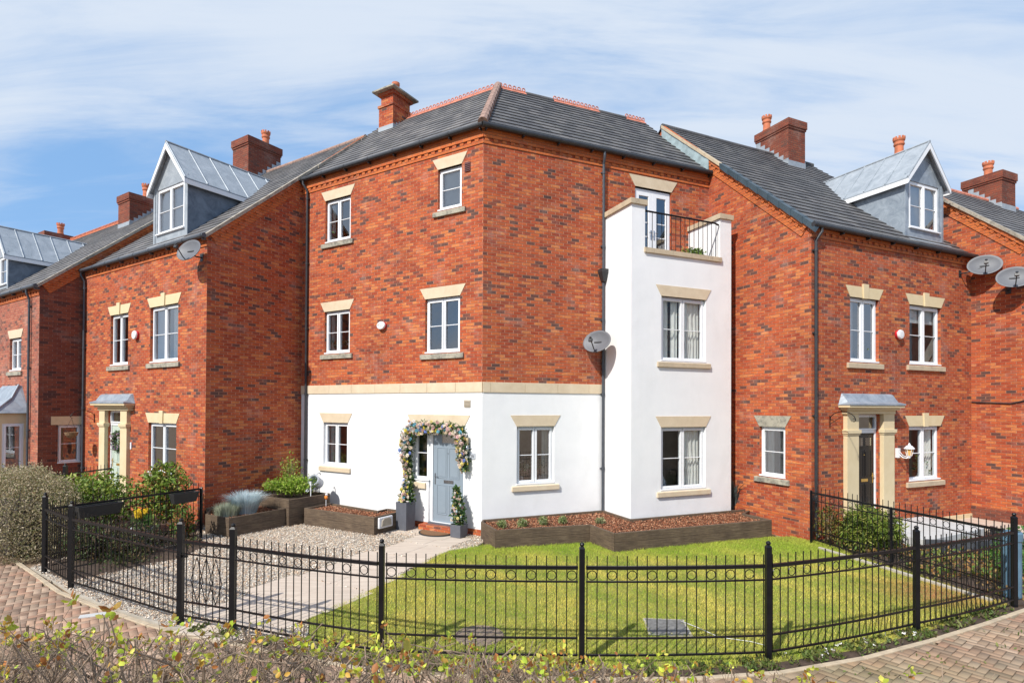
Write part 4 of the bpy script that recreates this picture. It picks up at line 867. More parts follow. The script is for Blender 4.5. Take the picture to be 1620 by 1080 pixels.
# ================================================================== GROUND
LAWN = [(-2.9,8.0),(-2.35,9.2),(-1.85,10.45),(-1.35,11.75),(-.62,12.25),(6.9,13.3),(7.1,11.6),(7.45,10.3),(7.75,8.75),(6.8,8.25),(5.55,7.62),(4.4,7.1),(3.1,6.7),(1.9,6.52),(.84,6.55),(-.4,6.6),(-1.56,6.70),(-2.5,7.05)]
GRAVEL = [(-9.0,10.5),(-8.37,10.04),(-7.2,9.16),(-5.93,8.40),(-4.95,7.86),(-4.6,7.70),(-4.45,7.66),(-3.6,7.30),(-2.6,7.05),(-1.8,6.75),(-1.5,9.6),(-.6,12.7),(-.5,13.4),(-6.2,16.7),(-7.9,14.3)]
tag(MB().poly([(-400,-200,-.06),(400,-200,-.06),(400,600,-.06),(-400,600,-.06)]).build('ground', 'paving_sand'), kind='structure')
tag(MB().prismz(LAWN, -.05, .0).build('lawn', 'lawn_base'), kind='structure')
tag(MB().prismz(GRAVEL, -.05, -.012).build('gravel_bed', 'concrete'), kind='structure')
def inside(P, poly):
    x, y = P[:, 0], P[:, 1]; r = np.zeros(len(P), bool); n = len(poly)
    for i in range(n):
        x1, y1 = poly[i]; x2, y2 = poly[(i+1) % n]
        c = ((y1 > y) != (y2 > y)); xi = (x2-x1)*(y-y1)/((y2-y1) if y2 != y1 else 1e-9)+x1; r ^= c & (x < xi)
    return r
# kerb edging between fence and block paving
KERB = [(-9.6,10.9),(-8.45,10.02),(-7.3,9.12),(-6.0,8.35),(-5.0,7.80),(-4.36,7.50),(-3.6,7.22),(-2.5,6.80),(-1.56,6.50),(-.4,6.36),(.84,6.32),(2.0,6.34),(3.1,6.50),(4.3,6.88),(5.5,7.40),(6.7,7.98),(7.9,8.60),(9.2,9.35)]
mb = MB()
KO = []
for i, (x, y) in enumerate(KERB):
    a = Vector(KERB[max(i-1, 0)]); b = Vector(KERB[min(i+1, len(KERB)-1)]); d = (b-a).normalized(); KO.append((x+d.y*.07, y-d.x*.07))
for i in range(len(KERB)-1):
    k = 2
    for j in range(k):
        A = [lerp(KERB[i][q], KERB[i+1][q], j/k+.004) for q in (0, 1)]; B = [lerp(KERB[i][q], KERB[i+1][q], (j+1)/k-.004) for q in (0, 1)]
        C = [lerp(KO[i][q], KO[i+1][q], (j+1)/k-.004) for q in (0, 1)]; D = [lerp(KO[i][q], KO[i+1][q], j/k+.004) for q in (0, 1)]
        mb.prismz([tuple(D), tuple(C), tuple(B), tuple(A)], -.06, .012)
tag(mb.build('kerb', 'kerb_stone', bevel=.006), kind='structure')
# soil strip between kerb and fence
strip = KERB[6:17]; inner = [(x-(KO[i+6][0]-x)*4.2, y-(KO[i+6][1]-y)*4.2) for i, (x, y) in enumerate(strip)]
tag(MB().prismz(strip+inner[::-1], -.055, -.004).build('soil_strip', 'soil'), kind='structure')
# herringbone block paving, every block modelled
def herringbone():
    a = .100; ang = R(38); ca, sa = math.cos(ang), math.sin(ang); cells = []
    for i in range(-150, 150):
        for j in range(-150, 150):
            m = (i - j) % 4
            if m == 0: cells.append((i, j, 2, 1))
            elif m == 3: cells.append((i, j, 1, 2))
    Q = []
    for (i, j, w, h) in cells: Q.append((i*a, j*a, w*a, h*a))
    Q = np.array(Q); cx, cy = Q[:, 0]+Q[:, 2]/2, Q[:, 1]+Q[:, 3]/2
    X = cx*ca - cy*sa; Y = cx*sa + cy*ca + 6
    P = np.stack([X, Y], 1)
    outer = [(-13.5,13.5)] + [((x+u)/2, (y+v)/2) for (x, y), (u, v) in zip(KO, KERB)] + [(11,10.5),(11,3.2),(-13.5,3.2)]
    keep = inside(P, outer); keep &= ~((Y < 4.6) & (np.abs(X) > 8))
    Q, P = Q[keep], P[keep]; n = len(Q); g = .0025; V = np.zeros((n, 8, 3)); z = RNG.uniform(-.003, .002, n)
    for k, (u, v) in enumerate([(0,0),(1,0),(1,1),(0,1)]):
        for t in range(2):
            gg = g if t == 0 else g+.003
            lx = Q[:, 0] + np.where(u, Q[:, 2]-gg, gg); ly = Q[:, 1] + np.where(v, Q[:, 3]-gg, gg)
            V[:, k+4*t, 0] = lx*ca-ly*sa; V[:, k+4*t, 1] = lx*sa+ly*ca+6; V[:, k+4*t, 2] = (-.004 if t == 0 else 0)+z-.004
    base = (np.arange(n)*8)[:, None]
    F = np.concatenate([base+np.array(f) for f in ([4,5,6,7],[0,1,5,4],[1,2,6,5],[2,3,7,6],[3,0,4,7])])
    pal = np.array([(.42,.275,.19),(.37,.24,.17),(.46,.32,.23),(.32,.22,.16),(.40,.29,.21),(.40,.24,.165)])
    C = pal[RNG.integers(0, len(pal), n)]*RNG.uniform(.78, 1.12, n)[:, None]
    moss = np.exp(-(((P[:, 0]-4.3)/1.6)**2+((P[:, 1]-6.5)/.5)**2)) + .35*np.exp(-(((P[:, 0]-6.5)/1.4)**2+((P[:, 1]-7.6)/.5)**2))
    dirt = .5+.5*np.sin(P[:, 0]*2.1+np.sin(P[:, 1]*1.7)*2); C = C*(.82+.22*dirt[:, None])
    C = C*(1-.5*moss[:, None]) + np.array([.16,.16,.07])*.5*moss[:, None]
    o = np_mesh('block_paving', V.reshape(-1, 3), F, 'blocks', np.tile(C, (5, 1))); return tag(o, kind='structure')
herringbone()
# path of wide plank-faced slabs
def slab(poly, z=.0, th=.05):
    mb_.prismz(poly, z-th, z)
mb_ = MB()
pd = Vector((.93-1.0, 0))
d = Vector((-1.29+4.1, 12.9-7.9)).normalized(); nrm = Vector((-d.y, d.x))
P0 = Vector((-3.55, 7.62))
def sl(t0, t1, w0, w1):
    q = [P0+d*t0+nrm*w0, P0+d*t0+nrm*w1, P0+d*t1+nrm*w1, P0+d*t1+nrm*w0]; slab([(v.x, v.y) for v in q][::-1], .004+random.uniform(0, .004))
rows = [(0, .95, -.38, 1.25), (.96, 1.95, -.42, 1.52), (1.96, 2.92, -.26, 1.40), (2.93, 3.9, -.05, 1.54), (3.91, 4.88, .08, 1.42), (4.89, 5.85, .26, 1.52)]
for (a, b, c, e) in rows: sl(a, b, c, lerp(c, e, .5)-.004); sl(a, b, lerp(c, e, .5)+.004, e)
mb_.prismz([fpt(FA, x, y, 0)[:2] for x, y in ((4.0,-.85),(5.9,-.85),(5.9,-.24),(4.0,-.24))], -.04, .012)
mb_.prismz([(-4.52,7.52),(-3.62,7.20),(-3.55,7.56),(-4.42,7.92)], -.05, .016)
tag(mb_.build('path', 'path_slab', bevel=.004), kind='structure')
PATHQ = [[P0+d*a+nrm*c, P0+d*b+nrm*c, P0+d*b+nrm*e, P0+d*a+nrm*e] for (a, b, c, e) in rows]
# gravel stones
def scatter_stones(name, poly, n, size, cols, zb=.0, avoid=(), pile=.02, mat='stones', flat=.6):
    xs = [q[0] for q in poly]; ys = [q[1] for q in poly]
    P = np.stack([RNG.uniform(min(xs), max(xs), n), RNG.uniform(min(ys), max(ys), n)], 1); P = P[inside(P, poly)]
    for q in avoid: P = P[~inside(P, [(v[0], v[1]) for v in q])]
    m = len(P); base = np.array([(1,0,0),(-1,0,0),(0,1,0),(0,-1,0),(0,0,1),(0,0,-1)], float)
    s = size*RNG.uniform(.5, 1.25, (m, 1, 1)); asp = RNG.uniform(.55, 1.2, (m, 1, 3)); asp[:, :, 2] *= flat
    v = base[None]*s*asp*RNG.uniform(.75, 1.2, (m, 6, 1))
    a = RNG.uniform(0, 6.28, m); b = RNG.normal(0, .4, m); ca, sa, cb, sb = np.cos(a), np.sin(a), np.cos(b), np.sin(b)
    x = v[:, :, 0]*ca[:, None]-v[:, :, 1]*sa[:, None]; y = v[:, :, 0]*sa[:, None]+v[:, :, 1]*ca[:, None]; z = v[:, :, 2]
    y2 = y*cb[:, None]-z*sb[:, None]; z2 = y*sb[:, None]+z*cb[:, None]
    V = np.stack([x+P[:, None, 0], y2+P[:, None, 1], z2+zb+RNG.uniform(0, pile, m)[:, None]], 2).reshape(-1, 3)
    F0 = np.array([(4,0,2),(4,2,1),(4,1,3),(4,3,0),(5,2,0),(5,1,2),(5,3,1),(5,0,3)]); F = (F0[None]+(np.arange(m)*6)[:, None, None]).reshape(-1, 3)
    C = np.array(cols)[RNG.integers(0, len(cols), m)]*RNG.uniform(.75, 1.25, m)[:, None]
    return np_mesh(name, V, F, mat, np.repeat(C, 8, axis=0))
GC = [(.72,.60,.46),(.56,.42,.30),(.82,.74,.63),(.44,.29,.19),(.24,.20,.18),(.70,.52,.37),(.85,.79,.70),(.36,.31,.27)]
avoid = PATHQ + [LAWN]
SOILL = [(-8.9,10.5),(-8.3,10.1),(-7.6,9.65),(-6.65,11.0),(-6.5,12.2),(-7.3,12.9),(-7.9,14.3)]
o = scatter_stones('gravel', GRAVEL, 105000, .0165, GC, 0, avoid+[SOILL]); tag(o, 'pale mixed gravel filling the front garden', 'gravel', kind='stuff')
# grass
def lawn_grass():
    n = 260000; P = np.stack([RNG.uniform(-3, 8, n), RNG.uniform(6.4, 13.4, n)], 1); P = P[inside(P, LAWN)]
    a = (np.hypot((P[:, 0]+.42)/.42, (P[:, 1]-7.45)/.30) > 1) | (RNG.random(len(P)) < .12); P = P[a]
    b = ~((P[:, 0] > 1.9) & (P[:, 0] < 2.42) & (P[:, 1] > 7.5) & (P[:, 1] < 8.04)); P = P[b]; m = len(P)
    x, y = P[:, 0], P[:, 1]
    def fbm(x, y, s): return sum(np.sin(x*s*k*1.7+y*s*k*.9+k*1.3+2*np.sin(y*s*k*.7+k))/k for k in (1, 2.1, 3.7, 6.3))/2
    v = fbm(x, y, 1.6)+.5*fbm(y, x, 4.1)+RNG.normal(0, .5, m)
    t = np.clip(v*.42+.48, 0, 1)[:, None]
    green = np.array([.20,.315,.025]); yel = np.array([.64,.54,.13]); C = green*(1-t)+yel*t
    edge = np.exp(-((y-12.2)/.9)**2)[:, None]*.7+np.exp(-((y-6.7)/.4)**2)[:, None]*.4; C = C*(1-edge*.8)+np.array([.25,.40,.03])*edge*.8
    red = np.exp(-(((x-6.9)/.75)**2+((y-9.2)/.75)**2))[:, None]; C = C*(1-red)+np.array([.42,.20,.09])*red
    C = C*1.14*RNG.uniform(.7, 1.3, m)[:, None]
    P = P+RNG.normal(0, .022, P.shape); P3 = np.concatenate([P, np.zeros((m, 1))-.003], 1)
    hs = (.75+.55*np.clip(v*.5+.5, 0, 1)+edge[:, 0]*.6)[:, None]; o = blades('grass', P3, .036*hs, C, width=.0045, lean=.75); return tag(o, 'short yellowish green lawn behind the railings', 'grass', kind='stuff')
lawn_grass()
# weeds and daisies along the kerb, soil patches
def daisies():
    P = np.array([(RNG.uniform(3.3, 5.6), 0, .05) for _ in range(16)]); P[:, 1] = np.interp(P[:, 0], [k[0] for k in KERB], [k[1] for k in KERB])+RNG.uniform(.08, .3, 16); o = leaf_mesh('daisies', np.repeat(P, 6, 0), .028, [(.85,.84,.80)], mat='petals', up=.6); tag(o, 'a few white daisies in the grass below the railings', 'daisies', kind='stuff')
daisies()
def weeds():
    n = 9000; t = RNG.uniform(5, len(KERB)-2.2, n); i = t.astype(int); fr = t-i; K = np.array(KERB); q = K[i]*(1-fr[:, None])+K[i+1]*fr[:, None]
    dd = K[i+1]-K[i]; dd /= np.linalg.norm(dd, axis=1)[:, None]; off = RNG.uniform(.01, .30, n)[:, None]
    keep = (np.sin(t*9.1)+np.sin(t*23.7)+.7*(t > 11) + RNG.normal(0, .5, n)) > .8
    P = np.concatenate([q+np.stack([-dd[:, 1], dd[:, 0]], 1)*off, RNG.uniform(.0, .03, (n, 1))], 1)[keep]
    o = leaf_mesh('weeds', P, .055, [(.09,.14,.03),(.13,.18,.04),(.18,.20,.06),(.10,.08,.04)], up=.8); tag(o, 'low weeds and clover along the paving edge', 'weeds', kind='stuff')
    n = 900; P = np.stack([RNG.uniform(3.0, 7.8, n), RNG.uniform(5.9, 8.3, n), np.zeros(n)], 1); ky = np.interp(P[:, 0], [k[0] for k in KERB], [k[1] for k in KERB])
    P = P[(P[:, 1] < ky-.12) & (P[:, 1] > ky-.8) & (np.sin(P[:, 0]*5)+np.sin(P[:, 1]*9+P[:, 0]*3) > .7)]
    o = leaf_mesh('moss', P, .05, [(.13,.17,.04),(.20,.22,.06)], up=.6); tag(o, 'tufts of grass in the joints of the block paving', 'moss', kind='stuff')
weeds()

# ================================================================== FENCES
def fence_panel(parent, a, b, bow=.0, rings=True, z0=.0, top=1.15, pitch=.118, name='panel', spike=.13, post_gap=.05):
    a = Vector(a); b = Vector(b); d = b-a; Ln = d.length; d.normalize(); nrm = Vector((d.y, -d.x)); mb = MB()
    def pt(t, z): s = 4*t*(1-t)*bow; q = a.lerp(b, t)+nrm*s; return Vector((q.x, q.y, z0+z))
    t0, t1 = post_gap/Ln, 1-post_gap/Ln; k = 8
    def rail(z, h, w):
        for i in range(k):
            p, q = pt(t0+(t1-t0)*i/k, z), pt(t0+(t1-t0)*(i+1)/k, z); dd = (q-p).normalized(); nn = Vector((dd.y, -dd.x, 0))*w; e = dd*.001
            mb.add([p-nn-e+Vector((0,0,-h)), q-nn+e+Vector((0,0,-h)), q+nn+e+Vector((0,0,-h)), p+nn-e+Vector((0,0,-h)), p-nn-e+Vector((0,0,h)), q-nn+e+Vector((0,0,h)), q+nn+e+Vector((0,0,h)), p+nn-e+Vector((0,0,h))],
                   [(0,3,2,1),(4,5,6,7),(0,1,5,4),(1,2,6,5),(2,3,7,6),(3,0,4,7)])
    rail(top-.01, .020, .020); rail(top-.175, .009, .012); rail(.31, .010, .012); rail(.11, .010, .012)
    n = max(2, round(Ln/pitch)); 
    for i in range(n):
        t = (i+.5)/n; p = pt(t, .10); q = pt(t, top+spike); mb.tube([p, q], .0068, 6)
    if rings:
        for i in range(0, n-1, 2):
            t = (i+1)/n; p = pt(t, top-.10); mb.torus(p, .054, .0055, (nrm.x, nrm.y, 0), 16, 5)
    return mb.build(name, 'black_metal', parent)
def fence_post(parent, p, h=1.40, w=.036, ball=True):
    mb = MB(); x, y = p; mb.box(x-w, x+w, y-w, y+w, -.08, h-.035)
    mb.add([(x-w-.004,y-w-.004,h-.035),(x+w+.004,y-w-.004,h-.035),(x+w+.004,y+w+.004,h-.035),(x-w-.004,y+w+.004,h-.035),(x-w*.5,y-w*.5,h-.005),(x+w*.5,y-w*.5,h-.005),(x+w*.5,y+w*.5,h-.005),(x-w*.5,y+w*.5,h-.005)], [(0,1,5,4),(1,2,6,5),(2,3,7,6),(3,0,4,7),(4,5,6,7),(3,2,1,0)])
    if ball: mb.lathe([(.012,-.01),(.028,.004),(.030,.018),(.022,.034),(.005,.042)], (x, y, h), 12)
    return mb.build('post', 'black_metal', parent)
FP = [(-8.45,10.15),(-7.29,9.29),(-4.62,7.84),(-3.73,7.52),(-1.56,6.76),(.84,6.65),(3.1,6.76),(5.55,7.68),(7.77,8.66)]
ff = thing('metal_fence', (0, 6.7, 0), 'long curved black metal railings with rings and a gate in front of the lawn', 'fence')
for i, p in enumerate(FP): fence_post(ff, p, 1.42 if i in (2, 3) else 1.40, .036 if i in (2, 3) else .031)
for i in range(8):
    if i == 2: continue
    fence_panel(ff, FP[i], FP[i+1], bow=.0 if i < 3 else .035)
g = Vector(FP[2]).lerp(Vector(FP[3]), .05); h = Vector(FP[2]).lerp(Vector(FP[3]), .95)
gate = fence_panel(ff, g, h, rings=True, name='gate', post_gap=.01)
mb = MB(); dgt = (h-g)
for (t, z, r) in ((.30,.62,.0),(.5,.62,0),(.70,.62,0)):
    c = g+dgt*t
    for sg in (-1, 1):
        q = g+dgt*(t+sg*.13); q0 = Vector((c.x, c.y, .95)); q1 = Vector((q.x, q.y, .62)); q2 = Vector((c.x, c.y, .33)); mb.tube([q0, q1, q2], .006, 5)
mb.build('diamond_bars', 'black_metal', gate); mb = MB(); p = g+dgt*.03; mb.box(p.x-.09, p.x+.06, p.y-.05, p.y-.02, .93, .96); mb.tube([(p.x-.02,p.y-.06,.90),(p.x-.02,p.y-.06,1.0)], .012, 6); mb.build('latch', 'black_metal', gate)
lf = thing('metal_fence', (-8.45, 10.15, 0), 'black metal railing with two hanging planters running from the hedge to the left house corner', 'fence')
LP0, LP1 = (-8.42, 10.19), (-7.06, 12.74)
fence_post(lf, LP1, 1.18, .025, False); fence_panel(lf, LP0, LP1, rings=False); mid = Vector(LP0).lerp(Vector(LP1), .5)
rf = thing('metal_fence', (7.2, 10.7, 0), 'black metal railing dividing the lawn from the bushy garden of the right house', 'fence')
RP0, RP1 = (6.74, 12.60), (7.72, 8.74)
Rm = Vector(RP0).lerp(Vector(RP1), .5); fence_post(rf, RP0, 1.2, .02, False); fence_post(rf, (Rm.x, Rm.y), 1.17, .022, False)
fence_panel(rf, RP0, (Rm.x, Rm.y)); fence_panel(rf, (Rm.x, Rm.y), RP1)
bf = thing('metal_fence', (-13, 15, 0), 'black metal railing beyond the clipped hedge in front of the brown brick house', 'fence')
BP = [(-16.5,13.2),(-14.7,14.3),(-12.95,15.05),(-12.08,15.15),(-11.9,16.7)]
for p in BP[1:4]: fence_post(bf, p, 1.4, .04)
for i in range(4): fence_panel(bf, BP[i], BP[i+1], rings=False)
# kerb line under the right divider
mb = MB(); a = Vector(RP0)+Vector((-.06,-.5)); b = Vector(RP1)+Vector((-.10,.1)); k = 5
for i in range(k):
    p, q = a.lerp(b, i/k), a.lerp(b, (i+.985)/k); mb.prismz([(p.x-.06,p.y),(q.x-.06,q.y),(q.x,q.y),(p.x,p.y)], -.05, .05)
tag(mb.build('lawn_edging', 'concrete', bevel=.008), kind='structure')
mb = MB(); mb.prismz([(6.74,12.7),(6.76,12.1),(7.76,8.72),(8.6,8.9),(11.8,12.2),(13.0,15.4),(12.71,15.47),(6.9,12.86)], -.055, -.006); tag(mb.build('garden_soil', 'soil'), kind='structure')
mb = MB(); mb.prismz([(-8.42,10.25),(-7.1,12.72),(-7.72,14.05),(-13.7,17.88),(-13.9,15.2),(-10.8,12.6)], -.055, -.004); mb.prismz([SOILL[0],SOILL[2],SOILL[3],SOILL[4],(-7.0,12.72),(-8.4,10.2)], -.05, .0)
tag(mb.build('garden_soil', 'soil'), kind='structure')
# landing in front of the black door and raised strip below the side wall
mb = MB(); mb.prismz([(1.35,-.52),(1.35,-1.7),(3.9,-1.5),(4.1,-.04),(2.61,-.04),(2.61,-.52)][::-1], -.05, .26)
o = tag(mb.build('landing', 'concrete_pale', None, FR, bevel=.01), kind='structure')
mb = MB(); mb.prismz([(-2.0,-.04),(-2.0,-1.3),(1.6,-1.5),(3.5,-1.4),(3.5,-.04)][::-1], -.05, .05); tag(mb.build('side_path', 'path_slab', None, FT, bevel=.006), kind='structure')
mb = MB(); pts = [(1.2,-1.75),(1.9,-2.25),(2.8,-2.35),(3.7,-2.05),(4.15,-1.55)]
for i in range(4):
    (x1, y1), (x2, y2) = pts[i], pts[i+1]; n_ = Vector((y2-y1, x1-x2)).normalized()*.07; mb.prismz([(x1,y1),(x2,y2),(x2-n_.x,y2-n_.y),(x1-n_.x,y1-n_.y)], -.05, .30)
tag(mb.build('garden_wall', 'slate_dark', None, FR, bevel=.006), 'low curved dark slate edging wall in front of the pale door landing', 'wall')

# ================================================================== RAISED BEDS
def bed(name, F, outline, h, label, closed=True, skip=(), th=.055, fill=None, board=.20, cat='raised bed', parts=None):
    mb = MB(); n = len(outline); ar = sum(outline[i][0]*outline[(i+1) % n][1]-outline[(i+1) % n][0]*outline[i][1] for i in range(n)); P = outline if ar > 0 else outline[::-1]
    t = thing(name, fpt(F, *outline[0], 0), label, cat)
    inner = []
    for i in range(n):
        a, b, c = Vector(P[i-1]), Vector(P[i]), Vector(P[(i+1) % n]); d1 = (b-a).normalized(); d2 = (c-b).normalized(); n1 = Vector((-d1.y, d1.x)); n2 = Vector((-d2.y, d2.x)); m = (n1+n2)/(1+n1.dot(n2)); inner.append(b+m*th)
    k = max(1, round(h/board))
    for i in range(n):
        if i in skip: continue
        j = (i+1) % n; a, b, c, d = Vector(P[i]), Vector(P[j]), inner[j], inner[i]
        mb = MB()
        for r in range(k):
            e = .0015*(r % 2); z0, z1 = -.06 if r == 0 else h*r/k+.002, h*(r+1)/k-.002
            q = [a, b, c, d]; dd = (b-a).normalized()
            mb.prismz([tuple(a+dd*.002), tuple(b-dd*.002), tuple(c-dd*.002), tuple(d+dd*.002)], z0, z1)
        # align grain with the board: build in a frame along the board
        M = F @ Matrix.Translation((a.x, a.y, 0)) @ Matrix.Rotation(math.atan2(dd.y, dd.x), 4, 'Z'); Mi = M.inverted() @ F
        mb.v = [tuple(Mi @ Vector(v)) for v in mb.v]
        mb.build('board', 'sleeper_wood', t, M, bevel=.006)
    MB().prismz([(v.x, v.y) for v in inner], -.05, h-.09).build('soil', 'soil', t, F)
    return t, inner
# frames in garden coordinates: G-frame uses (along wall, outward = -y)
bA = [(-.42,-.80),(-.36,-1.69),(1.12,-1.69),(1.12,-.03),(.02,-.03),(-.05,-.30)]
tA, iA = bed('raised_bed', FG, bA, .45, 'weathered sleeper bed below the left house side wall planted with silvery blue grass', skip=())
bB = [(1.13,-.03),(1.13,-1.80),(2.40,-1.80),(2.40,-.03)]
tB, iB = bed('raised_bed', FG, bB, .67, 'taller sleeper bed in the corner holding a bright green shrub')
bC = [(1.90,-1.38),(4.28,-1.30),(4.28,-.28),(3.72,-.28),(3.72,-.62),(1.90,-.52)]
tC, iC = bed('raised_bed', FA, bC, .43, 'low sleeper bed of brown bark mulch beside the tall grey planter')
bD = [(-.68,12.81),(-.34,11.96),(1.75,12.57),(2.15,11.72),(6.15,13.22),(5.75,14.1),(5.30,14.38),(2.62,13.25),(2.42,13.6),(.5,12.95),(-.72,13.02)]
bD = [(-.70,12.84),(-.34,11.96),(1.75,12.57),(2.15,11.72),(6.15,13.22),(5.82,13.98)]
q1 = fpt(FF, WF+.1, -.05, 0); q2 = fpt(FF, -.03, -.05, 0); q3 = fpt(FB, 3.30, -.04, 0); q4 = fpt(FB, .02, -.04, 0)
bD = bD + [(q1.x+.55, q1.y+.2), (q2.x, q2.y), (q3.x, q3.y), (q4.x, q4.y)]
tD, iD = bed('raised_bed', Matrix.Identity(4), bD, .40, 'long zigzag sleeper bed with bark mulch below the white walls and tower')
BARK = [(.30,.10,.045),(.22,.075,.035),(.40,.17,.085),(.16,.06,.03),(.48,.26,.15),(.27,.12,.06)]
def mulch(F, inner, h, n, label):
    poly = [fpt(F, v[0], v[1], 0) for v in inner]; o = scatter_stones('bark_mulch', [(v.x, v.y) for v in poly], n, .026, BARK, h-.085, pile=.045, flat=.35); return tag(o, label, 'mulch', kind='stuff')
mulch(FA, iC, .43, 9000, 'red brown bark mulch in the low bed left of the door'); mulch(Matrix.Identity(4), iD, .40, 26000, 'red brown bark mulch in the long bed under the white walls')
mulch(FG, iA, .45, 5000, 'dark bark mulch around the silvery grass')
# grey box light fixed to the bed end
bl = FA @ Matrix.Translation((4.285, -1.2, 0)) @ Matrix.Rotation(R(90), 4, 'Z')
t = thing('outdoor_light', fpt(bl, .25, -.03, .27), 'pale grey outdoor light box fixed to the end of the low mulch bed', 'light box')
MB().box(.0, .46, -.06, -.002, .14, .40).build('case', 'ornament_white', t, bl, bevel=.02)
mb = MB(); mb.prism([(.06,.19),(.40,.19),(.38,.33),(.31,.375),(.15,.375),(.08,.33)], -.085, -.061); mb.build('lens', 'vent', t, bl, bevel=.015)

# ================================================================== PLANTERS AND GARLAND BY THE BLUE DOOR
def planter(F, x, y, w, h, label):
    t = thing('planter', fpt(F, x, y, 0), label, 'planter'); mb = MB(); a = w/2; b = w/2*.94
    mb.add([(x-b,y-b,.01),(x+b,y-b,.01),(x+b,y+b,.01),(x-b,y+b,.01),(x-a,y-a,h),(x+a,y-a,h),(x+a,y+a,h),(x-a,y+a,h),(x-a+.03,y-a+.03,h),(x+a-.03,y-a+.03,h),(x+a-.03,y+a-.03,h),(x-a+.03,y+a-.03,h),(x-a+.03,y-a+.03,h-.06),(x+a-.03,y-a+.03,h-.06),(x+a-.03,y+a-.03,h-.06),(x-a+.03,y+a-.03,h-.06)],
           [(0,3,2,1),(0,1,5,4),(1,2,6,5),(2,3,7,6),(3,0,4,7),(4,5,9,8),(5,6,10,9),(6,7,11,10),(7,4,8,11),(8,9,13,12),(9,10,14,13),(10,11,15,14),(11,8,12,15)])
    mb.build('pot', 'planter_grey', t, F, bevel=.004); MB().poly([(x-a+.03,y-a+.03,h-.055),(x+a-.03,y-a+.03,h-.055),(x+a-.03,y+a-.03,h-.055),(x-a+.03,y+a-.03,h-.055)]).build('soil', 'soil', t, F)
    return t
planter(FA, 4.46, -.42, .34, .69, 'tall square dark grey planter left of the blue door'); planter(FA, 6.02, -.33, .30, .30, 'short square dark grey planter right of the blue door')
LEAFG = [(.05,.12,.035),(.08,.17,.05),(.03,.08,.03),(.12,.20,.06),(.16,.20,.05)]
FLOW = {'pink_flower': [(.78,.56,.48),(.80,.66,.58),(.70,.44,.42)], 'blue_flower': [(.20,.28,.68),(.34,.44,.76),(.16,.42,.54)], 'yellow_flower': [(.78,.64,.10),(.80,.70,.30)], 'cream_flower': [(.82,.74,.60),(.80,.66,.50),(.74,.70,.68)]}
def bloom_mesh(name, P, r, cols, parent, nrm):
    """each bloom: three rings of petals facing roughly outward"""
    V = []; F = []; C = []; g = np.random.default_rng(len(P)+17)
    for p in P:
        c = np.array(cols[g.integers(0, len(cols))])*g.uniform(.8, 1.15); ax = Vector(nrm)+Vector(g.normal(0, .45, 3)); ax.normalize(); u = ax.orthogonal().normalized(); w = ax.cross(u); rr = r*g.uniform(.6, 1.2)
        for ring, (k, s, lift) in enumerate(((6, 1., .0), (5, .68, .35), (4, .38, .55))):
            for i in range(k):
                a = 2*math.pi*(i+.5*ring)/k; d = u*math.cos(a)+w*math.sin(a); e = ax.cross(d); o = Vector(p)+ax*rr*lift*.5; b = len(V)
                V += [o, o+d*rr*s*.6-e*rr*s*.42+ax*rr*.1, o+d*rr*s+ax*rr*(.12+lift*.4), o+d*rr*s*.6+e*rr*s*.42+ax*rr*.1]; F += [(b, b+1, b+2), (b, b+2, b+3)]; sh = c*(1-.12*ring); C += [sh, sh]
    return np_mesh(name, V, F, 'petals', np.array(C), parent)
def garland(path, rad, nleaf, nfl, label, name, cat, F=FA, fl=.05, leaf=.085):
    pts = [np.array(fpt(F, *p)) for p in path]; seg = [np.linalg.norm(pts[i+1]-pts[i]) for i in range(len(pts)-1)]; tot = sum(seg); cum = np.cumsum([0]+seg)
    t = thing(name, Vector(pts[0]), label, cat); nn = -(F.to_3x3() @ Vector((0, 1, 0)))
    def sample(n, r0, r1, front=0):
        s = RNG.uniform(0, tot, n); i = np.clip(np.searchsorted(cum, s)-1, 0, len(seg)-1); f = (s-cum[i])/np.array(seg)[i]; A = np.array(pts); q = A[i]*(1-f[:, None])+A[i+1]*f[:, None]; R_ = np.array(rad)[i]*(1-f)+np.array(rad)[i+1]*f
        d = RNG.normal(size=(n, 3)); d /= np.linalg.norm(d, axis=1)[:, None]; 
        if front: d += np.array(nn)*front; d /= np.linalg.norm(d, axis=1)[:, None]
        return q+d*(R_*RNG.uniform(r0, r1, n))[:, None]
    leaf_mesh('leaves', sample(nleaf, .2, 1.0), leaf, LEAFG, parent=t, aspect=.38)
    for k, c in FLOW.items():
        m = {'pink_flower': int(nfl*.8), 'cream_flower': nfl, 'yellow_flower': int(nfl*.5), 'blue_flower': int(nfl*.26)}[k]; r = fl*(1.25 if k == 'blue_flower' else 1)
        o = bloom_mesh(k, sample(m, .8, 1.08, 1.0), r, c, t, nn); o['kind'] = 'stuff'
    return t
garland([(4.30,-.10,1.0),(4.26,-.10,1.35),(4.20,-.12,1.8),(4.26,-.12,2.25),(4.38,-.12,2.47),(4.9,-.12,2.52),(5.5,-.12,2.50),(5.86,-.12,2.44),(5.96,-.12,2.15),(5.98,-.12,1.8),(6.03,-.12,1.55)],
        [.10,.12,.17,.20,.20,.17,.16,.18,.16,.15,.11], 3600, 150, 'arch of pastel artificial flowers and greenery framing the blue front door', 'flower_garland', 'garland')
garland([(4.46,-.40,.70),(4.45,-.36,.90),(4.36,-.25,1.12)], [.22,.17,.10], 1500, 26, 'flower and leaf cone growing up from the tall grey planter', 'topiary', 'plant')
garland([(6.02,-.33,.30),(6.02,-.33,.48),(6.00,-.32,.72),(5.93,-.30,.98),(5.90,-.28,1.12)], [.16,.20,.15,.08,.03], 1700, 22, 'small cone tree with egg ornaments in the short grey planter', 'topiary', 'plant', fl=.035)
mb = MB()
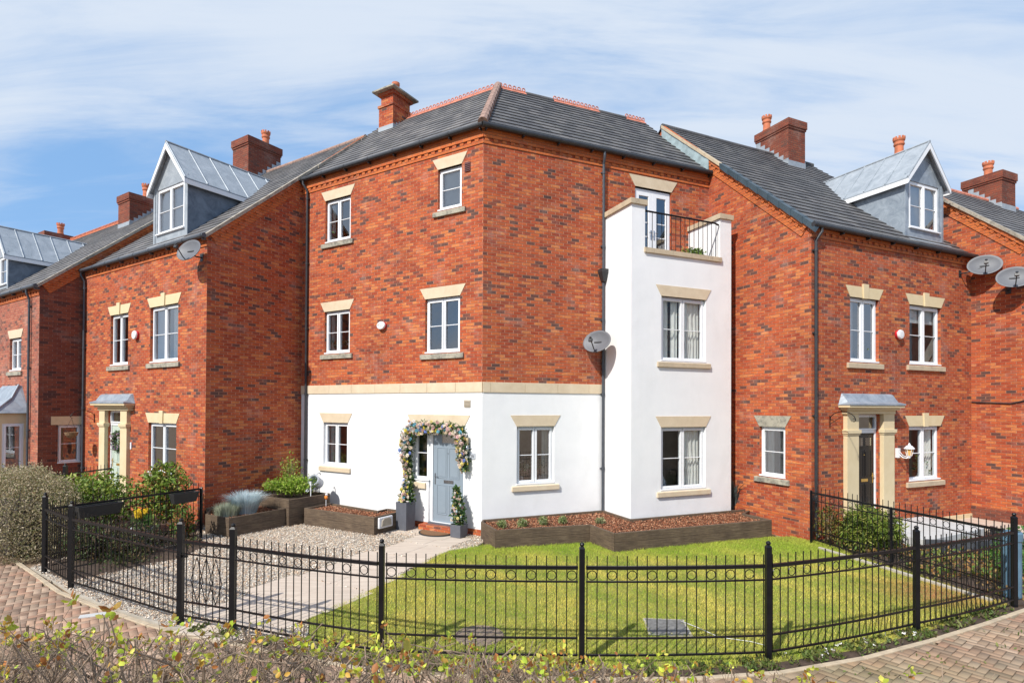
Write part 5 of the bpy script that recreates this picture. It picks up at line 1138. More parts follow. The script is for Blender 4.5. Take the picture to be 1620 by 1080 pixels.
for i, (dx, dy, z, c) in enumerate([(-.12,-.12,.78,0),(.05,-.16,.62,0),(.13,-.10,.50,0),(-.06,-.17,.45,0),(.10,-.08,.75,0)]): mb.lathe([(.004,-.035),(.018,-.028),(.026,-.01),(.023,.012),(.012,.03),(.003,.036)], (6.02+dx, -.33+dy, z), 10)
tag(mb.build('hanging_egg', 'lead_flash_green', None, FA, smooth=True), 'pale blue green painted eggs hung on the small cone tree', 'ornament', kind='stuff')
mb = MB(); n = 24; q = [(5.36+.46*math.cos(math.pi*i/n), -.30-.42*math.sin(math.pi*i/n)) for i in range(n+1)]; mb.prismz(q[::-1], .012, .035)
t = tag(mb.build('doormat', 'rubber', None, FA), 'half round brown coir doormat on the path at the blue door', 'doormat')
q = [(5.36+.41*math.cos(math.pi*i/n), -.32-.37*math.sin(math.pi*i/n)) for i in range(n+1)]; MB().prismz(q[::-1], .036, .046).build('coir_pile', 'coir', t, FA)
t = thing('wall_light', fpt(FA, 6.10, 0, 2.1), 'slim steel tube wall light with cream glass right of the blue door', 'wall light')
F_ = FA @ Matrix.Translation((6.07, -.10, 1.97)); MB().lathe([(.032,0),(.036,.01),(.036,.15)], (0,0,0), 14).build('lamp_body', 'steel', t, F_, smooth=True); MB().lathe([(.034,.151),(.034,.32),(.03,.33)], (0,0,0), 14).build('lamp_shade', 'stone_cream', t, F_, smooth=True)
mb = MB(); mb.lathe([(.038,.331),(.038,.345)], (0,0,0), 14); mb.build('lamp_cap', 'steel', t, F_); mb = MB(); mb.tube([(0,.03,.07),(.06,.098,.07)], .014, 8); mb.build('bracket', 'steel', t, F_)
t = thing('house_number_plaque', fpt(FA, 6.14, 0, 1.86), 'small glassy grey number plaque under the tube wall light', 'plaque')
MB().box(6.03, 6.25, -.022, -.004, 1.79, 1.93).build('plate', 'ornament_grey', t, FA, bevel=.003)
cu = bpy.data.curves.new('number', 'FONT'); cu.body = '10'; cu.size = .085; cu.extrude = .002; _o = bpy.data.objects.new('number', cu); COL.objects.link(_o); bpy.context.view_layer.update(); me = bpy.data.meshes.new_from_object(_o.evaluated_get(bpy.context.evaluated_depsgraph_get())); bpy.data.objects.remove(_o); me.materials.clear(); me.materials.append(MATS['dark_print']); o = bpy.data.objects.new('number', me); COL.objects.link(o); place(o, t, FA @ Matrix.Translation((6.13, -.026, 1.83)) @ Matrix.Rotation(R(90), 4, 'X'))

# ================================================================== SATELLITE DISHES, ALARMS, LAMPS
def dish(F, mx_, mz, cx_, cy_, cz_, label, az=-35., tilt=20., w=.37, h=.29, grp=None):
    """mount on the wall at (mx_,mz); dish centre at (cx_,cy_,cz_) in the wall frame"""
    c = fpt(F, cx_, cy_, cz_); m = fpt(F, mx_, 0, mz); t = thing('satellite_dish', m, label, 'satellite dish', grp)
    nrm = Vector((math.sin(R(az))*math.cos(R(tilt)), -math.cos(R(az))*math.cos(R(tilt)), math.sin(R(tilt)))); rt = Vector((0,0,1)).cross(nrm).normalized(); up = nrm.cross(rt)
    M = Matrix((( rt.x, up.x, nrm.x, c.x),( rt.y, up.y, nrm.y, c.y),( rt.z, up.z, nrm.z, c.z),(0,0,0,1)))
    mb = MB(); pr = [(.0,.0),(.3,.008),(.6,.028),(.85,.055),(1.,.078),(1.02,.075)]; n = 32; vs = []; fs = []
    for off in (0, -.012):
        for r, z in pr:
            for k in range(n): a = 2*math.pi*k/n; vs.append((w*r*math.cos(a), h*r*math.sin(a), z-.05+off))
    L_ = len(pr)
    for s in range(2):
        for i in range(L_-1):
            for k in range(n):
                b = s*L_*n; q = (b+i*n+k, b+i*n+(k+1) % n, b+(i+1)*n+(k+1) % n, b+(i+1)*n+k); fs.append(q if s == 0 else q[::-1])
    for k in range(n): fs.append(((L_-1)*n+k, (L_-1)*n+(k+1) % n, (2*L_-1)*n+(k+1) % n, (2*L_-1)*n+k))
    mb.add(vs, fs); mb.build('reflector', 'dish', t, M, smooth=True)
    mb = MB(); mb.tube([(0,-h*.95,.0),(0,-h*.85,.10),(0,-h*.35,.34)], .013, 6); mb.build('feed_arm', 'pipe', t, M)
    mb = MB(); mb.tube([(0,-h*.36,.30),(0,-h*.22,.38)], .03, 10); mb.box(-.045, .045, -h*.55, -h*.30, .31, .37); mb.build('feed_horn', 'pipe', t, M)
    mb = MB(); e = c-nrm*.06; mi = m-(F.to_3x3() @ Vector((0,1,0)))*.16
    mb.tube([m, mi, mi.lerp(e, .5)+Vector((0,0,-.03)), e], .019, 8); mb.tube([e-rt*.10, e+rt*.10], .03, 6); q = F.inverted() @ m; mb2 = MB(); mb2.box(mx_-.06, mx_+.06, -.012, -.001, mz-.09, mz+.09); mb.build('bracket', 'pipe', t); mb2.build('wall_plate', 'pipe', t, F)
    return t
dish(FB, 3.02, 4.55, 2.88, -.40, 4.66, 'dark grey satellite dish beside the drainpipe and white tower wall')
dish(FL, 6.86, 6.78, 6.98, -.38, 6.86, 'grey satellite dish turned at an angle on the corner of the left house', az=-20)
dish(FR, 5.88, 6.72, 6.12, -.46, 6.88, 'large pale grey satellite dish at the right corner of the house with the black door')
dish(FT, .85, 6.15, 1.15, -.38, 6.40, 'satellite dish cut by the right picture edge on the far side wall')
def alarm(F, x, z, r, label, oval=1., printed=False):
    t = thing('alarm_box', fpt(F, x, 0, z), label, 'alarm box'); M = F @ Matrix.Translation((x, 0, z)) @ Matrix.Rotation(R(90), 4, 'X')
    MB().lathe([(r*1.02,.002),(r*1.04,.045),(r*.98,.06)], (0,0,0), 24, oval).build('backplate', 'plastic_red', t, M, smooth=False)
    MB().lathe([(r,.061),(r,.085),(r*.9,.105),(r*.5,.112)], (0,0,0), 24, oval).build('cover', 'plastic_white', t, M, smooth=False)
    if printed:
        mb = MB(); mb.box(-r*.95, -r*.25, r*.05, r*.22, .108, .115); mb.box(-r*.1, r*.55, -r*.28, -r*.16, .110, .116); mb.build('print', 'vent', t, M)
alarm(FA, 3.25, 5.15, .105, 'oval white and red alarm box between the first floor windows of the corner house', 1.35, True)
alarm(FR, 3.16, 4.90, .115, 'round white and red alarm box on the house with the black door'); alarm(FL, 3.50, 5.02, .125, 'round white and red alarm box on the left house above the wreath door')
# carriage lantern by the black door
t = thing('wall_lantern', fpt(FR, 3.10, 0, 1.9), 'white carriage lantern with amber glass right of the black door', 'lantern')
F_ = FR @ Matrix.Translation((3.22, -.24, 1.86))
mb = MB(); mb.box(-.17, -.08, .16, .239, -.06, .18); mb.tube([(-.12,.16,.02),(-.09,.10,-.05),(-.04,.04,-.06),(0,0,-.03)], .014, 6); mb.tube([(-.12,.16,.10),(-.08,.10,.0),(-.02,.02,-.03)], .009, 6); mb.build('bracket', 'upvc', t, F_, bevel=.006)
mb = MB(); mb.lathe([(.02,-.06),(.03,-.04),(.045,-.01),(.05,.0)], (0,0,0), 6); mb.lathe([(.115,.17),(.12,.18),(.09,.215),(.06,.25),(.03,.262),(.02,.30),(.004,.32)], (0,0,0), 12)
for k in range(6): a = math.pi*2*k/6; mb.tube([(.05*math.cos(a),.05*math.sin(a),0),(.095*math.cos(a),.095*math.sin(a),.175)], .007, 4)
mb.build('lantern_frame', 'upvc', t, F_); MB().lathe([(.046,.005),(.088,.165)], (0,0,0), 6).build('lamp_glass', 'lamp_glass_amber', t, F_)
def scroll(F, x, z, out_, label, flip=1):
    mb = MB(); pts = [(x,-.01,z-.28),(x,-.01,z)]; mb.tube(pts, .010, 6)
    arc = [(x+flip*0, -.01-out_*(1-math.cos(a))/2, z-.10+.20*math.sin(a)) for a in [math.pi*i/12 for i in range(13)]]; mb.tube(arc, .009, 6)
    mb.torus((x, -.01-out_*.93, z-.09), .035, .007, (1,0,0), 12, 5, 0, 4.5); mb.tube([(x,-.01,z-.2),(x,-out_*.45,z-.02)], .006, 5)
    return tag(mb.build('hanging_bracket', 'black_metal', None, F), label, 'bracket')
scroll(FR, .62, 2.86, .62, 'empty black scroll bracket left of the black door'); scroll(FL, .80, 2.75, .62, 'black scroll bracket on the left house holding a hanging basket')
t = thing('hanging_basket', fpt(FL, .80, -.60, 2.1), 'empty wicker hanging basket on chains in front of the brown brick side wall', 'basket')
F_ = FL @ Matrix.Translation((.80, -.60, 2.0)); MB().lathe([(.02,0),(.09,.03),(.15,.10),(.175,.17),(.18,.19),(.16,.185),(.13,.10),(.02,.04)], (0,0,0), 18).build('bowl', 'wicker', t, F_)
mb = MB(); [mb.tube([(.17*math.cos(a),.17*math.sin(a),.18),(0,0,.62)], .003, 4) for a in (0, 2.1, 4.2)]; mb.build('chain', 'black_metal', t, F_)
# wreath
t = thing('wreath', fpt(FL, 2.30, 0, 1.95), 'round wreath of leaves and pale mauve flowers on the pale green door', 'wreath')
a = RNG.uniform(0, 2*np.pi, 1500); rr = .24+RNG.normal(0, .035, 1500); P = np.array([fpt(FL, 2.30+rr[i]*math.cos(a[i]), .04-abs(RNG.normal(0, .03)), 1.95+rr[i]*math.sin(a[i])) for i in range(1500)])
leaf_mesh('leaves', P, .06, LEAFG+[(.3,.3,.26)], parent=t, aspect=.4); bloom_mesh('mauve_flower', P[:60]-np.array(FL.to_3x3() @ Vector((0,.04,0))), .03, [(.5,.3,.42),(.7,.6,.62),(.35,.25,.45)], t, -(FL.to_3x3() @ Vector((0,1,0))))['kind'] = 'stuff'
t = tag(MB().box(3.20, 3.27, -.035, -.002, 1.75, 1.95).build('doorbell', 'ornament_white', None, FL, bevel=.01), 'small white doorbell box right of the pale green door', 'doorbell')

# ================================================================== FLOWERS AND THINGS BEHIND THE GLASS
def vase(F, x, y, z, h, label, cols, n=14):
    t = thing('flower_vase', fpt(F, x, y, z), label, 'vase'); MB().lathe([(.04,0),(.055,.03),(.06,.09),(.04,.15),(.05,.17)], (x, y, z), 14).build('vase', 'ornament_white', t, F, smooth=True)
    P = np.array([fpt(F, x+RNG.normal(0,.10), y+RNG.normal(0,.06), z+.17+h*RNG.uniform(.3,1)) for _ in range(n)]); bloom_mesh('bloom', P, .05, cols, t, -(F.to_3x3() @ Vector((0,1,0))))['kind'] = 'stuff'
    Q = np.array([fpt(F, x+RNG.normal(0,.09), y+RNG.normal(0,.06), z+.15+h*RNG.uniform(0,.8)) for _ in range(260)]); leaf_mesh('leaves', Q, .10, LEAFG, parent=t, aspect=.3, up=.6)
vase(FB, 1.15, .30, 1.17, .38, 'vase of white lilies inside the left pane of the white wall window by the corner', [(.8,.78,.72)]); vase(FB, 1.66, .32, 1.17, .42, 'vase of cream lilies inside the right pane of the white wall window by the corner', [(.8,.76,.6),(.75,.65,.35)])
vase(FA, 1.28, .28, 4.52, .22, 'low white flowers inside the left first floor window of the corner house', [(.75,.75,.7)], 10); vase(FA, 1.74, .28, 4.52, .24, 'white flowers on the right inside the left first floor window of the corner house', [(.78,.78,.74)], 10)
vase(FA, 1.30, .26, 7.68, .14, 'small pot of yellow and pink flowers inside the top left window', [(.75,.65,.1),(.7,.2,.3)], 9)
vase(FR, 2.15, .30, 4.17, .30, 'leafy houseplant inside the narrow first floor window of the right house', [(.2,.3,.08)], 5); vase(FR, 4.62, .30, 1.19, .45, 'leafy houseplant inside the ground floor window beside the lantern', [(.2,.32,.08)], 5)
mb = MB(); mb.lathe([(.09,0),(.12,.05),(.12,.16),(.07,.24),(.03,.28)], (1.80, .30, 7.68), 16); tag(mb.build('table_lamp', 'ornament_white', None, FA, smooth=True), 'round white lamp inside the top left window of the corner house', 'lamp')
mb = MB(); mb.prism([(.92,1.03),(1.34,1.03),(1.30,1.20),(1.10,1.48),(1.02,1.42)], .34, .48); tag(mb.build('cushion', 'cushion', None, FF, bevel=.05), 'pale grey cushion leaning inside the ground floor window of the white tower', 'cushion')

# ================================================================== PLANTS
def shrub(name, c, r, n, size, cols, label, cat='shrub', stems=14, seed=1, group=None, aspect=.5, shell=.7, droop=0, up=0., stemcol='bark_twig'):
    t = thing(name, (c[0], c[1], 0 if c[2] < 1.2 else c[2]), label, cat, group); P = lumpy(n, c, r, seed, shell); P = P[P[:, 2] > .0]
    leaf_mesh('leaves', P, size, cols, parent=t, aspect=aspect, droop=droop, up=up)
    g = random.Random(seed); mb = MB()
    for i in range(stems):
        a = g.uniform(0, 6.28); q = g.uniform(.3, .85); e = Vector((c[0]+r[0]*q*math.cos(a), c[1]+r[1]*q*math.sin(a), c[2]+r[2]*g.uniform(.1, .8)))
        b = Vector((c[0]+r[0]*.25*math.cos(a), c[1]+r[1]*.25*math.sin(a), max(-.02, c[2]-r[2]))); m = b.lerp(e, .5)+Vector((0,0,.05)); mb.tube([b, m, e], [.010, .008, .004], 5)
    mb.build('stems', stemcol, t); return t
OLIVE = [(.38,.32,.18),(.48,.41,.26),(.27,.24,.12),(.55,.46,.32),(.19,.20,.08)]
def hedge_left():
    t = thing('hedge', (-10.3, 11.4, 0), 'rounded olive grey clipped hedge at the left edge behind the paving', 'hedge'); g = np.random.default_rng(5); n = 46000
    u = g.uniform(-1, 1, n); th = g.uniform(-.15, np.pi+.15, n); Pl = []
    d = g.normal(size=(n, 3)); d[:, 2] = np.abs(d[:, 2])*1.0-.1; d /= np.linalg.norm(d, axis=1)[:, None]; p = np.abs(d)**3.2; k = 1/(p.sum(1)**(1/3.2)); q = d*k[:, None]
    q *= (1-.22*g.random(n)**2)[:, None]*(1+.035*np.sin(q[:, :1]*7+q[:, 1:2]*5)+g.normal(0, .035, (n, 1)))
    a = R(-37); q = q[g.random(n) < .93]; x = q[:, 0]*1.85-.14; y = q[:, 1]*.95; P = np.stack([-10.55+x*math.cos(a)-y*math.sin(a), 11.95+x*math.sin(a)+y*math.cos(a), q[:, 2]*1.62], 1); P = P[P[:, 2] > 0]
    leaf_mesh('leaves', P, .042, OLIVE, parent=t, aspect=.5); mb = MB()
    for i in range(90): b = Vector((-10.55+g.uniform(-1.5,1.5)*math.cos(a), 11.95+g.uniform(-1.5,1.5)*math.sin(a), 0)); e = b+Vector((g.normal(0,.4), g.normal(0,.4), g.uniform(.7,1.45))); mb.tube([b, b.lerp(e,.5)+Vector((g.normal(0,.06),g.normal(0,.06),0)), e], [.016,.012,.005], 5)
    mb.build('stems', 'bark_dark', t)
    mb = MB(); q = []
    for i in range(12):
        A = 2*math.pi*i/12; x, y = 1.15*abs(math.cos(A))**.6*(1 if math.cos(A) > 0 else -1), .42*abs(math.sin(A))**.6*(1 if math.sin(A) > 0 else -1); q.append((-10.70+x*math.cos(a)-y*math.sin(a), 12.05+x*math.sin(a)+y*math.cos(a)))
    mb.prismz(q, 0, .9); mb.build('dark_core', 'bark_dark', t)  # solid dark core, stands in for the shaded inside of the hedge
hedge_left()
BRIGHT = [(.20,.30,.04),(.28,.36,.06),(.14,.24,.03),(.34,.38,.10),(.10,.17,.03)]
shrub('leafy_shrub', (-9.45,12.75,.85), (.85,.55,.62), 2600, .10, BRIGHT, 'light green leafy shrub in front of the pale green door', seed=3, stems=26, up=.3)
shrub('leafy_shrub', (-8.15,13.15,1.0), (.55,.42,.72), 2300, .10, BRIGHT+[(.30,.16,.05)], 'tall yellow green shrub at the corner of the left house', seed=8, stems=30, up=.4)
shrub('leafy_shrub', (-10.9,14.0,.7), (.9,.6,.6), 1800, .10, BRIGHT, 'pale green shrub between hedge and left house door', seed=12, stems=18)
t = shrub('low_shrub', (-7.7,11.35,.32), (.42,.7,.36), 1200, .07, [(.06,.09,.03),(.10,.12,.04),(.13,.09,.05)], 'dark sparse shrub along the foot of the left railing', seed=17, stems=40)
shrub('low_shrub', (-8.4,11.2,.35), (.5,.6,.40), 1300, .07, [(.06,.10,.03),(.10,.14,.04),(.12,.08,.05)], 'dark low shrub next to the clipped hedge behind the railing', seed=18, stems=40)
shrub('low_shrub', (-7.35,12.55,.45), (.25,.3,.40), 500, .09, [(.10,.20,.04),(.15,.24,.05),(.30,.14,.05)], 'reddish stemmed plant by the wall end of the left railing', seed=19, stems=26, stemcol='terracotta')
# daffodils
t = thing('daffodil_pot', (-8.0,12.15,0), 'grey pot of yellow daffodils behind the left railing', 'flower pot'); MB().lathe([(.16,0),(.21,.30),(.225,.34),(.19,.34),(.17,.30)], (-8.0,12.15,.05), 18).build('pot', 'ornament_grey', t, smooth=False)
P = np.stack([-8.0+RNG.normal(0,.08,260), 12.15+RNG.normal(0,.08,260), np.full(260,.36)], 1); blades('leaves', P, .34, np.tile([[.10,.20,.05]], (260,1))*RNG.uniform(.7,1.3,(260,1)), width=.010, lean=.25, parent=t)
P = np.array([(-8.0+RNG.normal(0,.11), 12.12+RNG.normal(0,.08), .62+RNG.uniform(0,.16)) for _ in range(13)]); bloom_mesh('daffodil_flower', P, .055, [(.85,.60,.03),(.85,.50,.02)], t, (.4,-.9,.1))
# silvery fescue and lavender in the first bed
def tussock(c, r, h, n, cols, label, name='ornamental_grass', lean=.75, width=.006):
    a = RNG.uniform(0, 2*np.pi, n); q = np.sqrt(RNG.random(n))*r; P = np.stack([c[0]+q*np.cos(a), c[1]+q*np.sin(a), np.full(n, c[2])], 1); d = P-np.array(c); V = []; 
    out_ = np.stack([np.cos(a), np.sin(a), np.zeros(n)], 1); hh = h*RNG.uniform(.6, 1.15, n)[:, None]; ln = RNG.uniform(.05, lean, n)[:, None]; w = np.cross(out_, [0, 0, 1])*width
    m = P+np.array([0, 0, 1])*hh*.6+out_*hh*ln*.4; tip = P+np.array([0, 0, 1])*hh*(1-.35*ln)+out_*hh*ln*1.1
    V = np.stack([P-w, P+w, m+w*.8, m-w*.8, tip], 1).reshape(-1, 3); i = np.arange(n)*5; F = np.concatenate([np.stack([i, i+1, i+2], 1), np.stack([i, i+2, i+3], 1), np.stack([i+3, i+2, i+4], 1)])
    C = np.array(cols)[RNG.integers(0, len(cols), n)]*RNG.uniform(.75, 1.2, n)[:, None]; o = np_mesh(name, V, F, 'grass_blades', np.tile(C, (3, 1))); return tag(o, label, 'grass plant')
q = fpt(FG, .38, -1.15, .38); tussock(q, .24, .56, 2600, [(.60,.70,.74),(.68,.76,.78),(.48,.60,.64)], 'spiky silvery blue fescue tuft in the left sleeper bed')
q = fpt(FG, -.08, -1.12, .38); tussock(q, .26, .32, 1700, [(.46,.50,.38),(.54,.56,.44),(.34,.38,.26)], 'grey green lavender clump at the left end of the sleeper bed', 'lavender', .5)
q = fpt(FG, 1.75, -.95, .95); shrub('leafy_shrub', (q.x, q.y, q.z-.08), (.68,.52,.24), 2300, .075, [(.22,.36,.03),(.32,.44,.05),(.15,.27,.02),(.38,.46,.10)], 'bright green shrub filling the tall corner bed', seed=31, stems=18)
q = fpt(FG, 2.05, -.55, 1.2); shrub('leafy_shrub', (q.x, q.y, q.z), (.26,.24,.44), 620, .07, [(.25,.38,.05),(.38,.42,.10),(.32,.16,.05)], 'loose upright stems of new leaves against the downpipe corner', seed=32, stems=18, up=.5)
for i, (x, y, lab) in enumerate([(-.20,12.45,'first small variegated plant from the corner end of the long bed'),(.25,12.58,'second small variegated plant from the corner end of the long bed'),(.72,12.76,'third small variegated plant from the corner end of the long bed'),(1.18,12.93,'fourth small variegated plant just before the bed turns')]):
    shrub('small_plant', (x, y, .43), (.11,.10,.10), 420, .04, [(.24,.30,.10),(.40,.42,.22),(.14,.20,.06)], lab, 'plant', stems=4, seed=40+i, group='variegated plants in the long bed')
shrub('small_plant', (2.05,12.95,.42), (.12,.10,.09), 300, .04, [(.20,.24,.10),(.34,.34,.18)], 'small plant with pale pink flowers near the white tower corner', 'plant', stems=4, seed=47)
q = fpt(FF, WF+.42, .35, 0); tussock((q.x, q.y, .3), .12, .95, 420, [(.16,.20,.19),(.24,.28,.26),(.10,.13,.13)], 'dark strappy leaved plant between the white tower and the right house', 'strap_leaf_plant', .55, .012)
shrub('bamboo_shrub', (7.72,12.10,.42), (.64,.58,.46), 5200, .13, [(.16,.24,.03),(.26,.32,.05),(.10,.15,.02),(.34,.34,.08)], 'dense yellow green narrow leaved bush behind the right railing', seed=51, aspect=.20, droop=.7, stems=24)
shrub('bronze_shrub', (7.05,12.45,.50), (.24,.26,.36), 520, .10, [(.22,.12,.04),(.26,.22,.05),(.16,.20,.04)], 'thin bronze leaved plant by the right house corner', seed=53, aspect=.25, droop=.3, stems=14)
shrub('leafy_shrub', (9.3,10.15,.35), (.55,.5,.45), 1800, .07, [(.07,.17,.03),(.10,.22,.04)], 'dark green bush cut by the right picture edge', seed=55)
q = fpt(FF, 2.15, .30, 6.72); shrub('balcony_plant', (q.x, q.y, 7.0), (.34,.10,.16), 700, .06, [(.14,.24,.04),(.20,.30,.06)], 'low green plant trough behind the balcony railing', 'plant', stems=3, seed=57)
# black hanging planters on the left railing
def trough(t0, t1, label, hang=.0):
    a = Vector(LP0).lerp(Vector(LP1), t0); b = Vector(LP0).lerp(Vector(LP1), t1); d = b-a; Ln = d.length; M = Matrix.Translation((a.x, a.y, 0)) @ Matrix.Rotation(math.atan2(d.y, d.x), 4, 'Z')
    o = MB().add([(.05,-.17,.90),(Ln-.05,-.17,.90),(Ln-.05,-.04,.90),(.05,-.04,.90),(0,-.22,1.12),(Ln,-.22,1.12),(Ln,-.025,1.12),(0,-.025,1.12),(.02,-.20,1.12),(Ln-.02,-.20,1.12),(Ln-.02,-.045,1.12),(.02,-.045,1.12),(.03,-.19,1.08),(Ln-.03,-.19,1.08),(Ln-.03,-.05,1.08),(.03,-.05,1.08)],
        [(0,3,2,1),(0,1,5,4),(1,2,6,5),(2,3,7,6),(3,0,4,7),(4,5,9,8),(5,6,10,9),(6,7,11,10),(7,4,8,11),(8,9,13,12),(9,10,14,13),(10,11,15,14),(11,8,12,15),(12,13,14,15)]).build('trough_planter', 'rubber', None, M, bevel=.006)
    return tag(o, label, 'planter', 'black troughs on the left railing')
trough(.13, .40, 'black trough planter hanging on the left railing nearer the hedge'); trough(.74, .94, 'black trough planter hanging on the left railing nearer the house')
# tipped watering can ornament and small garden stake figure
t = thing('watering_can_ornament', fpt(FG, 2.15, -1.45, .8), 'grey weathered watering can ornament tipped forward over the tall corner bed', 'ornament')
F_ = FG @ Matrix.Translation((2.22, -1.42, .98)) @ Matrix.Rotation(R(-62), 4, 'Y') @ Matrix.Rotation(R(20), 4, 'X')
MB().lathe([(.13,-.20),(.145,-.19),(.14,-.17),(.155,.05),(.165,.12),(.15,.14),(.12,.12),(.10,-.10)], (0,0,0), 20).build('can_body', 'ornament_grey', t, F_, smooth=False)
mb = MB(); mb.torus((.16,0,-.03), .10, .013, (0,1,0), 14, 6, -1.6, 1.6); mb.build('handle', 'ornament_grey', t, F_); mb = MB(); mb.tube([(-.14,0,-.12),(-.24,0,.0),(-.30,0,.14)], [.03,.02,.018], 8); mb.lathe([(.02,0),(.05,.04),(.055,.05)], (-.31,0,.14), 12); mb.build('spout', 'ornament_grey', t, F_)
MB().tube([fpt(FG,1.92,-1.62,.60), fpt(FG,1.93,-1.60,.85), fpt(FG,1.95,-1.56,1.02)], [.012,.014,.03], 8).build('water_stream', 'ornament_white', t)
t = thing('garden_stake', fpt(FA, 1.98, -.70, .4), 'small orange and white bird ornament on a stake by the low mulch bed', 'ornament'); F_ = FA @ Matrix.Translation((1.98, -.75, .36))
MB().tube([(0,0,0),(0,0,.22)], .009, 6).build('stake', 'ornament_white', t, F_); MB().lathe([(.004,.20),(.03,.215),(.045,.25),(.04,.29),(.02,.31)], (0,0,0), 12, 1.2, .8).build('bird_body', 'orange_paint', t, F_, smooth=True)
mb = MB(); mb.lathe([(.004,.30),(.025,.31),(.03,.335),(.022,.36),(.004,.368)], (.01,0,0), 10); mb.tube([(.03,0,.335),(.075,0,.33)], [.010,.002], 6); mb.build('bird_head', 'ornament_white', t, F_, smooth=True)
# drain covers, stray cable, blue drum
t = thing('drain_cover', (2.16, 7.77, 0), 'rectangular grey drain cover set in the lawn', 'drain cover'); M = Matrix.Translation((2.16, 7.77, 0)) @ Matrix.Rotation(R(-6), 4, 'Z'); MB().box(-.26, .26, -.27, .27, -.04, .012).build('lid', 'drain_grey', t, M, bevel=.004)
mb = MB(); mb.box(-.29, -.262, -.30, .30, -.04, .008); mb.box(.262, .29, -.30, .30, -.04, .008); mb.box(-.261, .261, -.30, -.272, -.04, .008); mb.box(-.261, .261, .272, .30, -.04, .008); mb.build('rim', 'concrete', t, M)
t = thing('manhole_cover', (-.42, 7.45, 0), 'round rusty drain cover in a bare patch of the lawn', 'drain cover'); MB().lathe([(.30,-.02),(.30,.008),(.0,.012)], (-.42,7.45,0), 28).build('lid', 'drain_rust', t)
mb = MB(); mb.torus((-.42,7.45,.006), .315, .014, (0,0,1), 28, 6); [mb.lathe([(.02,.008),(.02,.022),(.0,.022)], (-.42+.2*math.cos(a), 7.45+.2*math.sin(a), 0), 8) for a in (.3, 2.4, 4.5)]; mb.build('rim', 'drain_rust', t)
M = Matrix.Translation((-6.05, 8.12, 0)) @ Matrix.Rotation(R(28), 4, 'Z'); t = thing('stopcock_cover', (-6.05, 8.12, 0), 'small pale grey metal inspection cover in the brick paving', 'drain cover'); MB().box(-.16, .16, -.065, .065, -.02, .006).build('lid', 'concrete_pale', t, M, bevel=.003)
mb = MB(); mb.tube([(2.40,7.93,.03),(2.55,7.7,.035),(2.75,7.4,.02),(3.1,7.25,.03),(3.25,7.15,.02)], .004, 6); tag(mb.build('garden_wire', 'ornament_white', smooth=True), 'thin white cable lying on the grass beside the rectangular drain cover', 'cable')
t = thing('blue_pipe', (8.12, 9.1, 0), 'weathered blue upright plastic pipe standing at the right end of the curved railings', 'pipe'); MB().lathe([(.12,0),(.13,.02),(.13,.9),(.145,.92),(.145,1.04),(.13,1.06),(.11,1.06),(.11,.8)], (8.12,9.1,0), 24).build('tube', 'blue_drum', t, smooth=False)

# ================================================================== FOREGROUND HEDGE
def front_hedge():
    g = random.Random(23); t = thing('budding_hedge', (-.8, 2.2, 0), 'leggy bare hedge with fresh lime green and bronze buds across the bottom edge', 'hedge'); mb = MB(); tips = []; mids = []
    def top(x): return 0 if x < -.9 else min(.155, (x+.9)*.10)
    def limb(p, d, r, n, step, lv):
        pts = [p]; rs = [r]; ov = abs(g.gauss(0, .045))
        for i in range(n):
            d = (d+Vector((g.gauss(0,.34), g.gauss(0,.34), g.gauss(.10,.22)))).normalized(); q = pts[-1]+d*step; lim = 3.05-.420*max(q.y, 1.2)-top(q.x)+ov
            if q.z > lim: break
            pts.append(q); rs.append(r*(1-.7*(i+1)/n))
            if lv < 3 and g.random() < (.52 if lv < 1 else .34): limb(q, (d+Vector((g.gauss(0,1.0), g.gauss(0,1.0), g.gauss(.05,.5)))).normalized(), rs[-1]*.7, max(2, n-2), step*.85, lv+1)
        if len(pts) > 1:
            if pts[-1].z > .4+1.1: mb.tube(pts, rs, 5)
            (tips if lv >= 1 else mids).append(pts[-1])
            for q in pts[1:]: mids.append(q)
    for i in range(250):
        x = -2.9+4.3*(i+g.random())/250; y = g.uniform(1.5, 2.75); dens = 1 if x < .9 else .3
        if g.random() > dens: continue
        limb(Vector((x, y, g.uniform(1.25, 1.5))), Vector((g.gauss(0,.3), g.gauss(0,.3), 1)).normalized(), g.uniform(.006, .014), 9, .10, 0)
    for i in range(26): x = -2.8+4.4*i/25; mb.tube([(x, 2.1, -.05), (x+.05, 2.12, .7), (x+g.uniform(-.1,.1), 2.1, 1.4)], [.022,.018,.012], 6)
    mb.build('branches', 'bark_twig', t)
    T = np.array([p for p in tips if p.z > 1.6 and g.random() < .17]); BUD = [(.58,.66,.07),(.66,.70,.10),(.42,.56,.06),(.60,.36,.07),(.50,.20,.06),(.70,.64,.12)]
    P = []
    for p in T:
        c = g.random()
        for k in range(g.randint(5, 11)): P.append(p+np.array([g.gauss(0,.008), g.gauss(0,.008), g.gauss(.003,.009)]))
    leaf_mesh('bud_leaves', np.array(P), .0215, BUD, parent=t, aspect=.7, up=.7)
    Mi = np.array([p for p in mids if p.z > 1.5]); Mi = Mi[RNG.random(len(Mi)) < .035]
    leaf_mesh('small_leaves', Mi+RNG.normal(0, .01, Mi.shape), .020, [(.36,.40,.06),(.28,.32,.05),(.40,.24,.06)], parent=t, aspect=.6)
    return mb
front_hedge()
